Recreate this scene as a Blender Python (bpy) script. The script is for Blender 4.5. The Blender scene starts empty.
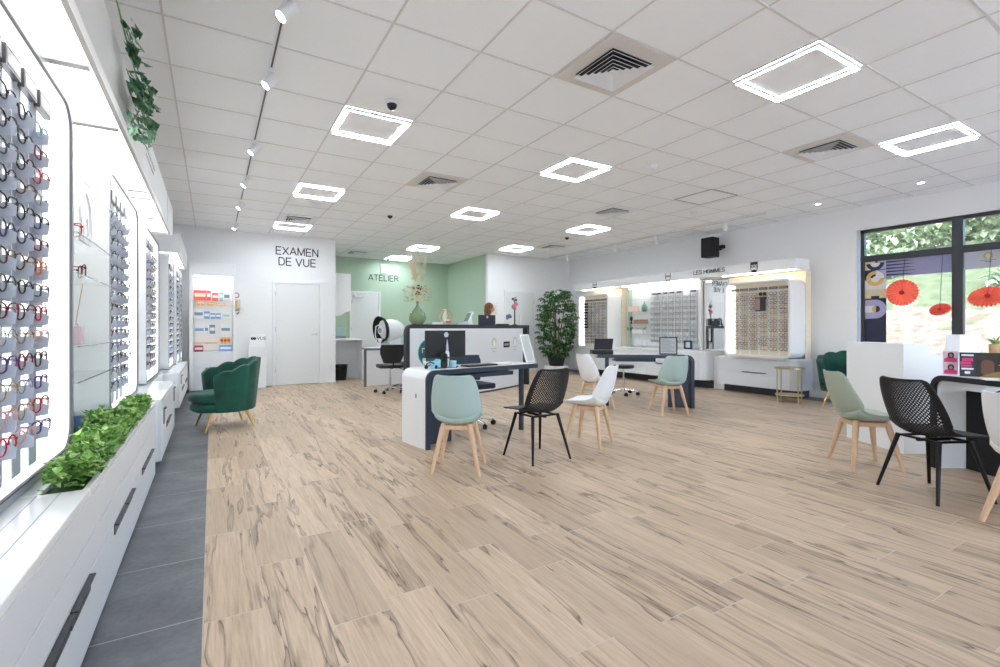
import bpy, bmesh, math, random
from mathutils import Vector, Matrix, Euler
random.seed(7)
PI = math.pi
sc = bpy.context.scene
COL = sc.collection
# ------------------------------------------------------------------ materials
MATS = {}
def mat(name, col, rough=.5, metal=0, emit=None, es=0, trans=0, alpha=1, ior=1.45, coat=0, sheen=0, spec=None):
    if name in MATS: return MATS[name]
    m = bpy.data.materials.new(name); m.use_nodes = True
    b = m.node_tree.nodes['Principled BSDF']
    b.inputs['Base Color'].default_value = (*col, 1)
    b.inputs['Roughness'].default_value = rough
    b.inputs['Metallic'].default_value = metal
    b.inputs['Transmission Weight'].default_value = trans
    b.inputs['IOR'].default_value = ior
    b.inputs['Alpha'].default_value = alpha
    b.inputs['Coat Weight'].default_value = coat
    b.inputs['Sheen Weight'].default_value = sheen
    if spec is not None: b.inputs['Specular IOR Level'].default_value = spec
    if emit:
        b.inputs['Emission Color'].default_value = (*emit, 1)
        b.inputs['Emission Strength'].default_value = es
    MATS[name] = m
    return m
def hexc(h):
    v = [int(h[i:i+2], 16)/255 for i in (0, 2, 4)]
    return tuple(((c+.055)/1.055)**2.4 if c > .04045 else c/12.92 for c in v)
def noisy(name, c1, c2, scale=8, rough=.6, stretch=(1,1,1), bump=0, detail=4, sheen=0, metal=0):
    m = mat(name, c1, rough, metal, sheen=sheen); nt = m.node_tree; b = nt.nodes['Principled BSDF']
    tc = nt.nodes.new('ShaderNodeTexCoord'); mp = nt.nodes.new('ShaderNodeMapping'); mp.inputs['Scale'].default_value = stretch
    n = nt.nodes.new('ShaderNodeTexNoise'); n.inputs['Scale'].default_value = scale; n.inputs['Detail'].default_value = detail
    r = nt.nodes.new('ShaderNodeValToRGB'); r.color_ramp.elements[0].position = .3; r.color_ramp.elements[1].position = .7
    r.color_ramp.elements[0].color = (*c1, 1); r.color_ramp.elements[1].color = (*c2, 1)
    nt.links.new(tc.outputs['Object'], mp.inputs[0]); nt.links.new(mp.outputs[0], n.inputs['Vector'])
    nt.links.new(n.outputs['Fac'], r.inputs[0]); nt.links.new(r.outputs[0], b.inputs['Base Color'])
    if bump:
        bp = nt.nodes.new('ShaderNodeBump'); bp.inputs['Strength'].default_value = bump; bp.inputs['Distance'].default_value = .01
        nt.links.new(n.outputs['Fac'], bp.inputs['Height']); nt.links.new(bp.outputs[0], b.inputs['Normal'])
    return m
class NT:
    def __init__(s, m): s.nt = m.node_tree; s.b = s.nt.nodes['Principled BSDF']
    def n(s, t, **k):
        o = s.nt.nodes.new(t)
        for a, v in k.items(): setattr(o, a, v)
        return o
    def L(s, a, b): s.nt.links.new(a, b)
    def m(s, op, a, b=None, c=None):
        o = s.nt.nodes.new('ShaderNodeMath'); o.operation = op
        for i, v in enumerate((a, b, c)):
            if v is None: continue
            if isinstance(v, (int, float)): o.inputs[i].default_value = v
            else: s.L(v, o.inputs[i])
        return o.outputs[0]
    def mix(s, f, a, b, blend='MIX'):
        o = s.nt.nodes.new('ShaderNodeMix'); o.data_type = 'RGBA'; o.blend_type = blend
        for i, v in ((0, f), (6, a), (7, b)):
            if isinstance(v, tuple): o.inputs[i].default_value = (*v, 1)
            elif isinstance(v, (int, float)): o.inputs[i].default_value = v
            else: s.L(v, o.inputs[i])
        return o.outputs[2]
    def comb(s, x, y, z):
        o = s.nt.nodes.new('ShaderNodeCombineXYZ')
        for i, v in enumerate((x, y, z)):
            if isinstance(v, (int, float)): o.inputs[i].default_value = v
            else: s.L(v, o.inputs[i])
        return o.outputs[0]
    def noise(s, vec, scale, detail=3, dist=0, rough=.5):
        o = s.nt.nodes.new('ShaderNodeTexNoise'); s.L(vec, o.inputs['Vector'])
        o.inputs['Scale'].default_value = scale; o.inputs['Detail'].default_value = detail
        o.inputs['Distortion'].default_value = dist; o.inputs['Roughness'].default_value = rough
        return o.outputs['Fac']
    def ramp(s, f, stops):
        o = s.nt.nodes.new('ShaderNodeValToRGB'); cr = o.color_ramp
        while len(cr.elements) < len(stops): cr.elements.new(.5)
        for e, (p, c) in zip(cr.elements, stops): e.position = p; e.color = (*c, 1)
        s.L(f, o.inputs[0]); return o.outputs[0]
def floor_wood():
    m = mat('oak plank tile', (.5, .4, .3), .42); N = NT(m)
    g = N.n('ShaderNodeNewGeometry'); sx = N.n('ShaderNodeSeparateXYZ'); N.L(g.outputs['Position'], sx.inputs[0])
    x, y = sx.outputs[0], sx.outputs[1]; W, Ln = .2163, .862
    u = N.m('DIVIDE', N.m('ADD', x, .03), W); row = N.m('FLOOR', u); fu = N.m('FRACT', u)
    wn = N.n('ShaderNodeTexWhiteNoise', noise_dimensions='1D'); N.L(row, wn.inputs['W'])
    v = N.m('ADD', N.m('DIVIDE', y, Ln), wn.outputs['Value']); pl = N.m('FLOOR', v); fv = N.m('FRACT', v)
    wp = N.n('ShaderNodeTexWhiteNoise', noise_dimensions='3D'); N.L(N.comb(row, pl, 3.3), wp.inputs['Vector'])
    r1 = wp.outputs['Value']
    off = N.m('MULTIPLY', r1, 37.0)
    # streaky grain along the plank
    vec = N.comb(N.m('ADD', N.m('MULTIPLY', x, 10.0), off), N.m('ADD', N.m('MULTIPLY', y, .8), off), off)
    g1 = N.noise(vec, 1.6, 6, .35, .62)
    vec2 = N.comb(N.m('MULTIPLY', x, 60.0), N.m('MULTIPLY', y, 3.0), off)
    g2 = N.noise(vec2, 1.5, 5, .3, .6)
    base = N.ramp(g1, [(.25, hexc('a58c71')), (.45, hexc('c5ac90')), (.6, hexc('d3baa0')), (.8, hexc('ddc7ae'))])
    base = N.mix(.38, base, N.ramp(g2, [(.3, hexc('967f69')), (.5, hexc('c8b299')), (.7, hexc('e0cdb8'))]))
    base = N.mix(N.m('MULTIPLY', N.m('POWER', r1, 1.5), .5), base, hexc('a18a74'))
    # dark splits
    vec3 = N.comb(N.m('ADD', N.m('MULTIPLY', x, 6.5), off), N.m('ADD', N.m('MULTIPLY', y, .55), off), off)
    g3 = N.noise(vec3, 1.5, 3.5, .45, .55)
    crack = N.m('SUBTRACT', 1.0, N.m('MINIMUM', N.m('MULTIPLY', N.m('ABSOLUTE', N.m('SUBTRACT', g3, .55)), 90.0), 1.0))
    gm = N.noise(N.comb(N.m('ADD', N.m('MULTIPLY', x, 4.0), off), N.m('ADD', N.m('MULTIPLY', y, 2.0), off), off), 1.0, 2, 0)
    crack = N.m('MULTIPLY', crack, N.m('MULTIPLY', N.m('GREATER_THAN', gm, .47), .8))
    soft = N.m('SUBTRACT', 1.0, N.m('MINIMUM', N.m('MULTIPLY', N.m('ABSOLUTE', N.m('SUBTRACT', g3, .57)), 22.0), 1.0))
    base = N.mix(N.m('MULTIPLY', soft, .55), base, hexc('7d6a58'))
    base = N.mix(crack, base, hexc('4a3b30'))
    # knots
    vo = N.n('ShaderNodeTexVoronoi'); vo.inputs['Scale'].default_value = 1.0
    N.L(N.comb(N.m('ADD', N.m('MULTIPLY', x, 5.2), off), N.m('ADD', N.m('MULTIPLY', y, 2.1), off), 0.), vo.inputs['Vector'])
    kn = N.m('SUBTRACT', 1.0, N.m('MINIMUM', N.m('MULTIPLY', vo.outputs['Distance'], 7.5), 1.0))
    base = N.mix(N.m('MULTIPLY', kn, .75), base, hexc('5b4839'))
    # joints
    ex = N.m('MULTIPLY', N.m('MINIMUM', fu, N.m('SUBTRACT', 1.0, fu)), W)
    ey = N.m('MULTIPLY', N.m('MINIMUM', fv, N.m('SUBTRACT', 1.0, fv)), Ln)
    jx = N.m('MULTIPLY', N.m('LESS_THAN', ex, .0012), .55); jy = N.m('MULTIPLY', N.m('LESS_THAN', ey, .0017), .9)
    base = N.mix(N.m('MAXIMUM', jx, jy), base, hexc('c9c1b6'))
    N.L(base, N.b.inputs['Base Color'])
    N.L(N.m('ADD', .36, N.m('MULTIPLY', g1, .2)), N.b.inputs['Roughness'])
    return m
def floor_slate():
    m = mat('slate tile', (.1, .1, .11), .45); N = NT(m)
    g = N.n('ShaderNodeNewGeometry'); sx = N.n('ShaderNodeSeparateXYZ'); N.L(g.outputs['Position'], sx.inputs[0])
    x, y = sx.outputs[0], sx.outputs[1]
    f = N.m('FRACT', N.m('DIVIDE', N.m('SUBTRACT', y, 2.1335), .5605)); e = N.m('MINIMUM', f, N.m('SUBTRACT', 1., f))
    n1 = N.noise(N.comb(N.m('MULTIPLY', x, 1.2), N.m('MULTIPLY', y, 1.7), 0.), 2.2, 6, .6, .6)
    n2 = N.noise(g.outputs['Position'], 40, 3)
    base = N.ramp(n1, [(.3, hexc('53575c')), (.5, hexc('64686d')), (.72, hexc('797d82'))])
    base = N.mix(.12, base, N.ramp(n2, [(.3, (.05,.05,.05)), (.7, (.3,.3,.3))]))
    base = N.mix(N.m('MULTIPLY', N.m('LESS_THAN', e, .005), .8), base, hexc('a9abad'))
    N.L(base, N.b.inputs['Base Color']); return m
def ceil_mat():
    m = mat('ceiling tile', (.7, .7, .7), .9); N = NT(m)
    g = N.n('ShaderNodeNewGeometry'); sx = N.n('ShaderNodeSeparateXYZ'); N.L(g.outputs['Position'], sx.inputs[0])
    n = N.noise(g.outputs['Position'], 160, 2)
    N.L(N.ramp(n, [(.3, hexc('f6f8fa')), (.7, hexc('fafcfd'))]), N.b.inputs['Base Color']); return m

white = mat('wall paint white', hexc('eff0f2'), .75)
white_lac = mat('white lacquer', hexc('eef0f2'), .3)
white_gloss = mat('white worktop', hexc('f2f4f6'), .18)
white_front = mat('pale grey lacquer front', hexc('e4e7ec'), .35)
white_pl = mat('white moulded plastic', hexc('e9ebef'), .4)
mint_pl = mat('mint moulded plastic', hexc('adc4c2'), .45)
sage_pl = mat('sage moulded plastic', hexc('a3ad9d'), .45)
mint_pad = mat('mint padded leatherette', hexc('a9c0bd'), .55)
sage_pad = mat('sage padded leatherette', hexc('a2b3a6'), .55)
white_pad = mat('white padded leatherette', hexc('e2e0da'), .5)
black_pl = mat('black plastic', hexc('101113'), .5)
black_sat = mat('satin black metal', hexc('101114'), .35, .3)
navy = mat('navy laminate', hexc('303a4b'), .4)
darkband = mat('charcoal laminate', hexc('2b2f36'), .45)
blackpan = mat('black melamine', hexc('0e0f12'), .5)
handle_m = mat('dark recessed handle', hexc('42454c'), .35, .5)
chrome = mat('chrome', (.8, .8, .82), .12, 1)
steel = mat('brushed aluminium', (.62, .63, .65), .35, 1)
gold = mat('brushed gold', hexc('c8a45c'), .28, 1)
champ = mat('champagne metal', hexc('c9b78f'), .35, 1)
green_wall = mat('sage green paint', hexc('b3c9b4'), .8)
beech = noisy('beech wood', hexc('d3ac8a'), hexc('e2c1a3'), 3, .5, (8, 8, 1))
velvet = noisy('green velvet', hexc('00352c'), hexc('005443'), 5, .75, (1, 1, 1), 0, 3, sheen=.15)
leaf1 = noisy('leaf green', hexc('3b7a30'), hexc('93bd62'), 30, .5, detail=1)
leaf2 = noisy('fresh leaf green', hexc('78ad4a'), hexc('c0dd8c'), 26, .5, detail=1)
leaf_dark = noisy('dark glossy leaf', hexc('143a1b'), hexc('3d6b38'), 14, .4, detail=1)
ivy_m = noisy('ivy leaf', hexc('23583a'), hexc('7ea986'), 40, .5, detail=1)
mirror_m = mat('mirror glass', (.86, .88, .88), .02, 1)
glass_m = mat('clear glass', (.93, .97, .96), .02, 0, trans=1, ior=1.1, alpha=.35)
lens_m = mat('spectacle lens', (.9, .93, .95), .02, 0, alpha=.16)
sun_lens = mat('dark tinted lens', hexc('2a211c'), .1, alpha=.85)
green_glass = mat('green glass', hexc('6c8f6c'), .06, 0, trans=.75, ior=1.3)
EM = 9.0
glow = mat('LED diffuser', (1, 1, 1), .5, emit=(.93, .97, 1), es=16)
glow_frame = mat('LED line frame', (1, 1, 1), .5, emit=(.84, .93, 1), es=84)
glow_soft = mat('backlit acrylic', (1, 1, 1), .5, emit=(1, 1, 1), es=.9)
glow_canopy = mat('backlit canopy panel', (1, 1, 1), .5, emit=(1, 1, 1), es=1.5)
glow_warm = mat('warm LED strip', (1, 1, 1), .5, emit=(1, .85, .66), es=12)
cork = noisy('beige laminate', hexc('eedfc8'), hexc('f4e8d6'), 4, .6, (1, 1, 6))
strip_grey = mat('grey acrylic strip', hexc('b3b9c6'), .4)
grey_txt = mat('black lettering', hexc('2c2d2f'), .5)
frame_anth = mat('anthracite window frame', hexc('34383d'), .4)
pink = mat('magenta print', hexc('d6407c'), .5)
red_m = mat('red print', hexc('c9474e'), .5)
orange_p = mat('coral red paper', hexc('ffa58e'), .8)
_n = orange_p.node_tree; _t = _n.nodes.new('ShaderNodeBsdfTranslucent'); _t.inputs[0].default_value = (*hexc('ffb29c'), 1); _x = _n.nodes.new('ShaderNodeMixShader'); _x.inputs[0].default_value = .8
_n.links.new(_n.nodes['Principled BSDF'].outputs[0], _x.inputs[1]); _n.links.new(_t.outputs[0], _x.inputs[2]); _n.links.new(_x.outputs[0], _n.nodes['Material Output'].inputs[0])

# ------------------------------------------------------------------ mesh builder
class MB:
    def __init__(s): s.v = []; s.f = []; s.mi = []; s.k = 0
    def add(s, vs, fs, T=None):
        b = len(s.v)
        s.v += [tuple(T @ Vector(p)) if T else tuple(p) for p in vs]
        s.f += [tuple(b+i for i in f) for f in fs]; s.mi += [s.k]*len(fs); return s
    def box(s, x0, x1, y0, y1, z0, z1, T=None):
        if x0 > x1: x0, x1 = x1, x0
        if y0 > y1: y0, y1 = y1, y0
        if z0 > z1: z0, z1 = z1, z0
        return s.add([(x0,y0,z0),(x1,y0,z0),(x1,y1,z0),(x0,y1,z0),(x0,y0,z1),(x1,y0,z1),(x1,y1,z1),(x0,y1,z1)],
            [(3,2,1,0),(4,5,6,7),(0,1,5,4),(1,2,6,5),(2,3,7,6),(3,0,4,7)], T)
    def prism(s, poly, ax, a, b, T=None):
        # poly of 2D points, extruded along axis ax from a to b
        n = len(poly)
        def P(p, t):
            if ax == 'x': return (t, p[0], p[1])
            if ax == 'y': return (p[0], t, p[1])
            return (p[0], p[1], t)
        vs = [P(p, a) for p in poly]+[P(p, b) for p in poly]
        return s.add(vs, [tuple(range(n))[::-1], tuple(range(n, 2*n))]+[(i, (i+1) % n, n+(i+1) % n, n+i) for i in range(n)], T)
    def ring(s, outer, inner, ax, a, b, T=None):
        n = len(outer)
        def P(p, t):
            if ax == 'x': return (t, p[0], p[1])
            if ax == 'y': return (p[0], t, p[1])
            return (p[0], p[1], t)
        vs = [P(p, a) for p in outer]+[P(p, b) for p in outer]+[P(p, a) for p in inner]+[P(p, b) for p in inner]
        fs = []
        for i in range(n):
            j = (i+1) % n
            fs += [(i, j, n+j, n+i), (2*n+i, 3*n+i, 3*n+j, 2*n+j), (i, 2*n+i, 2*n+j, j), (n+i, n+j, 3*n+j, 3*n+i)]
        return s.add(vs, fs, T)
    def cone(s, p0, p1, r0, r1=None, n=12, caps=True):
        r1 = r0 if r1 is None else r1
        p0, p1 = Vector(p0), Vector(p1); d = (p1-p0).normalized()
        a = d.orthogonal().normalized(); b = d.cross(a)
        vs = [tuple(p+(a*math.cos(2*PI*i/n)+b*math.sin(2*PI*i/n))*r) for p, r in ((p0, r0), (p1, r1)) for i in range(n)]
        fs = [(i, (i+1) % n, n+(i+1) % n, n+i) for i in range(n)]
        if caps: fs += [tuple(range(n))[::-1], tuple(range(n, 2*n))]
        return s.add(vs, fs)
    def tube(s, pts, r, n=8, closed=False, taper=None):
        pts = [Vector(p) for p in pts]; m = len(pts); vs = []; fs = []; prev = None
        for i, p in enumerate(pts):
            if closed: d = pts[(i+1) % m]-pts[i-1]
            else: d = pts[min(i+1, m-1)]-pts[max(i-1, 0)]
            d.normalize()
            if prev is None: a = d.orthogonal().normalized()
            else: a = (prev-d*prev.dot(d)).normalized()
            prev = a; b = d.cross(a); rr = r if taper is None else r*taper[i]
            vs += [tuple(p+(a*math.cos(2*PI*k/n)+b*math.sin(2*PI*k/n))*rr) for k in range(n)]
        for i in range(m if closed else m-1):
            j = (i+1) % m
            fs += [(i*n+k, i*n+(k+1) % n, j*n+(k+1) % n, j*n+k) for k in range(n)]
        if not closed: fs += [tuple(range(n))[::-1], tuple(range((m-1)*n, m*n))]
        return s.add(vs, fs)
    def lathe(s, prof, n=24, c=(0,0,0), T=None):
        vs = []; m = len(prof)
        for r, z in prof: vs += [(c[0]+r*math.cos(2*PI*k/n), c[1]+r*math.sin(2*PI*k/n), c[2]+z) for k in range(n)]
        fs = [(i*n+k, i*n+(k+1) % n, (i+1)*n+(k+1) % n, (i+1)*n+k) for i in range(m-1) for k in range(n)]
        if prof[0][0] > 1e-5: fs.append(tuple(range(n))[::-1])
        if prof[-1][0] > 1e-5: fs.append(tuple(range((m-1)*n, m*n)))
        return s.add(vs, fs, T)
    def ball(s, c, r, n=12, sc=(1,1,1)):
        pr = [(max(1e-6, math.sin(PI*i/(n//2))), -math.cos(PI*i/(n//2))) for i in range(n//2+1)]
        T = Matrix.Translation(c) @ Matrix.Diagonal((r*sc[0], r*sc[1], r*sc[2], 1))
        return s.lathe(pr, n, T=T)
    def grid(s, P, T=None, flip=False):
        h, w = len(P), len(P[0]); vs = [p for r in P for p in r]
        fs = [(i*w+j, i*w+j+1, (i+1)*w+j+1, (i+1)*w+j) for i in range(h-1) for j in range(w-1)]
        if flip: fs = [f[::-1] for f in fs]
        return s.add(vs, fs, T)
    def shell(s, P, Nn, t):
        h, w = len(P), len(P[0])
        A = [Vector(p) for r in P for p in r]; B = [Vector(p)+Vector(q)*t for r, rn in zip(P, Nn) for p, q in zip(r, rn)]
        o = h*w; fs = []
        for i in range(h-1):
            for j in range(w-1):
                a = (i*w+j, i*w+j+1, (i+1)*w+j+1, (i+1)*w+j); fs += [a[::-1], tuple(o+k for k in a)]
        bd = [(0, j) for j in range(w)]+[(i, w-1) for i in range(1, h)]+[(h-1, j) for j in range(w-2, -1, -1)]+[(i, 0) for i in range(h-2, 0, -1)]
        ids = [i*w+j for i, j in bd]
        for k in range(len(ids)):
            a, b = ids[k], ids[(k+1) % len(ids)]; fs.append((a, b, o+b, o+a))
        return s.add([tuple(p) for p in A+B], fs)
    def leaf(s, p, d, up, L, w, curl=.25):
        p, d, up = Vector(p), Vector(d).normalized(), Vector(up)
        sd = d.cross(up)
        if sd.length < 1e-3: sd = d.orthogonal()
        sd.normalize(); nn = sd.cross(d).normalized()
        m1 = p+d*L*.45; tip = p+d*L-nn*L*curl
        return s.add([tuple(p), tuple(m1+sd*w/2+nn*w*.15), tuple(tip), tuple(m1-sd*w/2+nn*w*.15), tuple(m1-nn*w*.02)], [(0,1,4),(1,2,4),(4,2,3),(0,4,3)])
    def mesh(s, name, mats):
        me = bpy.data.meshes.new(name); me.from_pydata(s.v, [], s.f)
        if not isinstance(mats, (list, tuple)): mats = [mats]
        for m in mats: me.materials.append(m)
        if len(mats) > 1: me.polygons.foreach_set('material_index', s.mi)
        me.update(); return me
    def build(s, name, mats, parent=None, smooth=False, bevel=0, world=True, seg=2):
        if parent is not None and world:
            L = parent['_org'] if '_org' in parent else (0,0,0)
            s.v = [(a-L[0], b-L[1], c-L[2]) for a, b, c in s.v]
        me = s.mesh(name, mats)
        o = bpy.data.objects.new(name, me); COL.objects.link(o)
        if parent is not None:
            o.parent = parent
            if '_org' in parent: o['_org'] = tuple(parent['_org']); ORG.append(o)
        if smooth:
            me.polygons.foreach_set('use_smooth', [True]*len(me.polygons))
            if smooth == 'auto':
                me.set_sharp_from_angle(angle=math.radians(40))
        if bevel:
            b = o.modifiers.new('bevel', 'BEVEL'); b.width = bevel; b.segments = seg; b.limit_method = 'ANGLE'; b.angle_limit = math.radians(50)
        return o
def tag(o, label=None, cat=None, group=None, kind=None):
    if label: o['label'] = label
    if cat: o['category'] = cat
    if group: o['group'] = group
    if kind: o['kind'] = kind
    return o
ORG = []
def thing(name, label, cat, loc=(0,0,0), rz=0, group=None, world=False):
    o = bpy.data.objects.new(name, None); COL.objects.link(o); o.empty_display_size = .05
    o.location = loc; o.rotation_euler = (0, 0, rz)
    if world: o['_org'] = loc; ORG.append(o)
    return tag(o, label, cat, group)
def copy_tree(o, parent=None):
    c = o.copy(); COL.objects.link(c)
    if parent is not None: c.parent = parent
    for ch in list(o.children): copy_tree(ch, c)
    return c
def struct(o): o['kind'] = 'structure'; return o
def P(mb, name, m, par, **k):
    k.setdefault('world', '_org' in par)
    return mb.build(name, m, par, **k)
def rrect(x0, x1, z0, z1, r, n=6, bl=None):
    rs = [r]*4 if not isinstance(r, (list, tuple)) else r   # corners: BL, BR, TR, TL
    out = []
    for (cx, cz, a0), rr in zip(((x0, z0, PI), (x1, z0, 1.5*PI), (x1, z1, 0), (x0, z1, .5*PI)), rs):
        sx = 1 if cx == x0 else -1; sz = 1 if cz == z0 else -1
        rr = max(rr, 1e-4)
        for i in range(n+1):
            a = a0+.5*PI*i/n
            out.append((cx+sx*rr+rr*math.cos(a), cz+sz*rr+rr*math.sin(a)))
    return out
def text(s, size, mt, loc, rot, name='lettering', parent=None, ext=.002, align='LEFT', sx=1, off=0.0):
    c = bpy.data.curves.new('t', 'FONT'); c.body = s; c.size = size; c.extrude = ext; c.align_x = align;  c.resolution_u = 3
    o = bpy.data.objects.new('t', c); COL.objects.link(o)
    me = bpy.data.meshes.new_from_object(o); me.name = name
    bpy.data.objects.remove(o); bpy.data.curves.remove(c)
    me.materials.clear(); me.materials.append(mt)
    o = bpy.data.objects.new(name, me); COL.objects.link(o)
    if parent is not None: o.parent = parent
    L = parent['_org'] if parent is not None and '_org' in parent else (0,0,0)
    o.location = Vector(loc)-Vector(L); o.rotation_euler = rot; o.scale = (sx, 1, 1)
    return o
STROKES = {'A': ([[(0, 0), (.34, 1), (.68, 0)], [(.12, .34), (.56, .34)]], .68), 'E': ([[(.56, 1), (.05, 1), (.05, 0), (.58, 0)], [(.05, .52), (.52, .52)]], .58),
 'X': ([[(.02, 1), (.62, 0)], [(.62, 1), (.02, 0)]], .64), 'M': ([[(.05, 0), (.05, 1), (.39, .08), (.73, 1), (.73, 0)]], .78), 'N': ([[(.05, 0), (.05, 1), (.60, 0), (.60, 1)]], .65),
 'D': ([[(.05, 0), (.05, 1), (.34, 1)]+[(.34+.28*math.sin(k*PI/10), .5+.5*math.cos(k*PI/10)) for k in range(1, 10)]+[(.34, 0), (.05, 0)]], .64), 'V': ([[(.0, 1), (.33, 0), (.66, 1)]], .66),
 'U': ([[(.05, 1), (.05, .32)]+[(.33-.28*math.cos(k*PI/10), .29-.29*math.sin(k*PI/10)) for k in range(1, 10)]+[(.61, .32), (.61, 1)]], .66), 'T': ([[(0, 1), (.62, 1)], [(.31, 1), (.31, 0)]], .62),
 'L': ([[(.05, 1), (.05, 0), (.52, 0)]], .53), 'I': ([[(.06, 0), (.06, 1)]], .12), 'R': ([[(.05, 0), (.05, 1), (.38, 1), (.52, .95), (.58, .85), (.59, .74), (.56, .62), (.48, .54), (.38, .50), (.05, .50)], [(.34, .50), (.62, 0)]], .64),
 'S': ([[(.56, .76), (.50, .92), (.38, .99), (.24, .99), (.10, .92), (.06, .78), (.10, .64), (.24, .56), (.42, .48), (.55, .38), (.58, .22), (.50, .07), (.36, .0), (.22, .0), (.08, .08), (.03, .24)]], .62),
 'H': ([[(.05, 0), (.05, 1)], [(.60, 0), (.60, 1)], [(.05, .52), (.60, .52)]], .65), 'O': ([[(.37+.34*math.sin(k*PI/12), .5+.5*math.cos(k*PI/12)) for k in range(25)]], .74), ' ': ([], .22)}
def stroke_text(s, h, mt, loc, rz, parent, th=.13, sp=.15, name='lettering', xs=1.22):
    tot = sum(STROKES[c][1]*xs+sp for c in s)-sp; x = -tot*h/2
    for ch in s:
        ls, w_ = STROKES[ch]
        m = MB()
        for pl in ls:
            for q, (p0, p1) in enumerate(zip(pl[:-1], pl[1:])):
                p0 = Vector((p0[0]*xs, p0[1]))*h; p1 = Vector((p1[0]*xs, p1[1]))*h; d = (p1-p0).normalized(); nn = Vector((-d.y, d.x))*th*h/2
                sharp = len(pl) <= 5
                a = p0-d*(th*h/2 if (q > 0 and sharp) else 0); b_ = p1+d*(th*h/2 if (q < len(pl)-2 and sharp) else th*h*.12 if q < len(pl)-2 else 0)
                m.prism([(x+v.x, v.y) for v in (a-nn, b_-nn, b_+nn, a+nn)], 'y', -.003-.0002*q, .003)
        if m.v:
            o = m.build(name[:-3] if 0 else 'letter', mt, parent, world=False); o.location = loc; o.rotation_euler = (0, 0, rz)
        x += (w_*xs+sp)*h
def rnd(a, b): return random.uniform(a, b)

# ------------------------------------------------------------------ camera
cam_d = bpy.data.cameras.new('camera'); cam = bpy.data.objects.new('camera', cam_d); COL.objects.link(cam); sc.camera = cam
cam.location = (0, 0, 1.12); cam.rotation_euler = (PI/2, 0, -.5218)
cam_d.sensor_width = 36; cam_d.lens = 473.3/1000*36; cam_d.shift_x = .0162; cam_d.shift_y = -.0053; cam_d.clip_start = .02; cam_d.clip_end = 300

# ------------------------------------------------------------------ room shell
CZ = 2.957; XL, XR, YB, YF = -.95, 8.5, 10.07, -4.2
RX0, RX1, RY = 2.232, 5.9, 12.35
f = MB()
f.box(-.03, 8.05, YF, 9.75, -.1, 0); f.box(1.0, 8.05, 9.75, YB, -.1, 0); f.box(RX0, RX1, YB, RY, -.1, 0)
f.k = 1; f.box(XL, -.03, YF, YB, -.1, 0); f.box(8.05, XR, YF, YB, -.1, 0); f.box(-.03, 1.0, 9.75, YB, -.1, 0)
struct(f.build('floor', [floor_wood(), floor_slate()]))
c = MB(); c.box(XL, XR, YF, YB, CZ, CZ+.1); c.box(RX0, RX1, YB, RY, CZ, CZ+.1)
struct(c.build('ceiling', ceil_mat()))
OX, OY, TS = .950, 2.7365, .6
g = MB()
i = -3
tw = .0065
while OX+TS*i < XR:
    x = OX+TS*i
    if x > XL:
        y1 = RY if RX0 < x < RX1 else YB
        g.box(x-tw, x+tw, YF, y1, CZ-.004, CZ)
    i += 1
j = -11
while OY+TS*j < RY:
    y = OY+TS*j
    if y > YF:
        if y < YB: g.box(XL, XR, y-tw, y+tw, CZ-.0043, CZ)
        else: g.box(RX0, RX1, y-tw, y+tw, CZ-.0043, CZ)
    j += 1
struct(g.build('trim_1', mat('ceiling grid', hexc('dcdbd9'), .7)))
w = MB(); w.box(XL-.1, XL, YF, YB, 0, CZ); struct(w.build('wall_left', white))
w = MB(); w.box(XL, RX0, YB, YB+.1, 0, CZ); w.box(RX0, RX0+.02, YB+.1, RY, 0, CZ)
w.box(RX1, XR, YB, YB+.1, 0, CZ); struct(w.build('wall_back', white))
w = MB(); w.box(RX0, RX1+.1, RY, RY+.1, 0, CZ); w.box(RX1, RX1+.1, YB+.1, RY, 0, CZ); struct(w.build('wall_atelier', green_wall))
# right wall with a long window opening
WY0, WY1, WZ0, WZ1 = -1.1, 3.41, .12, 2.6
w = MB(); w.box(XR, XR+.3, WY1, YB, 0, CZ); w.box(XR, XR+.3, YF, WY0, 0, CZ); w.box(XR, XR+.3, WY0, WY1, WZ1, CZ); w.box(XR, XR+.3, WY0, WY1, 0, WZ0)
struct(w.build('wall_right', white))
# shop front behind the camera
w = MB(); w.box(XL, XR, YF-.2, YF, 2.6, CZ)
for x0, x1 in ((XL, -.4), (2.3, 2.7), (5.2, 5.6), (8.1, XR)): w.box(x0, x1, YF-.2, YF, 0, 2.6)
struct(w.build('wall_front', white))
def window(nm, along, a0, a1, z0, z1, pos, cols, trans):
    r = bpy.data.objects.new(nm, None); COL.objects.link(r); r['kind'] = 'structure'
    m = MB(); fr = .05
    def B(p0, p1, q0, q1, d=.035):
        if along == 'y': m.box(pos-d, pos+d, p0, p1, q0, q1)
        else: m.box(p0, p1, pos-d, pos+d, q0, q1)
    B(a0, a1, z0, z0+fr); B(a0, a1, z1-fr, z1); B(a0, a0+fr, z0, z1); B(a1-fr, a1, z0, z1)
    for cc in cols: B(cc-.055, cc+.055, z0, z1, .045)
    if trans: B(a0, a1, trans-.045, trans+.045, .04)
    m.build('window_frame', frame_anth, r, bevel=.004)
    gm = MB()
    if along == 'y': gm.box(pos-.004, pos+.004, a0+.02, a1-.02, z0+.02, z1-.02)
    else: gm.box(a0+.02, a1-.02, pos-.004, pos+.004, z0+.02, z1-.02)
    pane = mat('window pane', (1, 1, 1), .0, 0, alpha=.07)
    gm.build('pane', pane, r)
    return r
window('window_1', 'y', WY0, WY1-.03, WZ0, WZ1, XR+.07, (2.30, 1.15, 0.0), 2.16)
for k, (x0, x1) in enumerate(((-.4, 2.3), (2.7, 5.2), (5.6, 8.1))): window('window_%d' % (k+2), 'x', x0, x1, 0, 2.6, YF-.1, ((x0+x1)/2,), 2.1)
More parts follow.
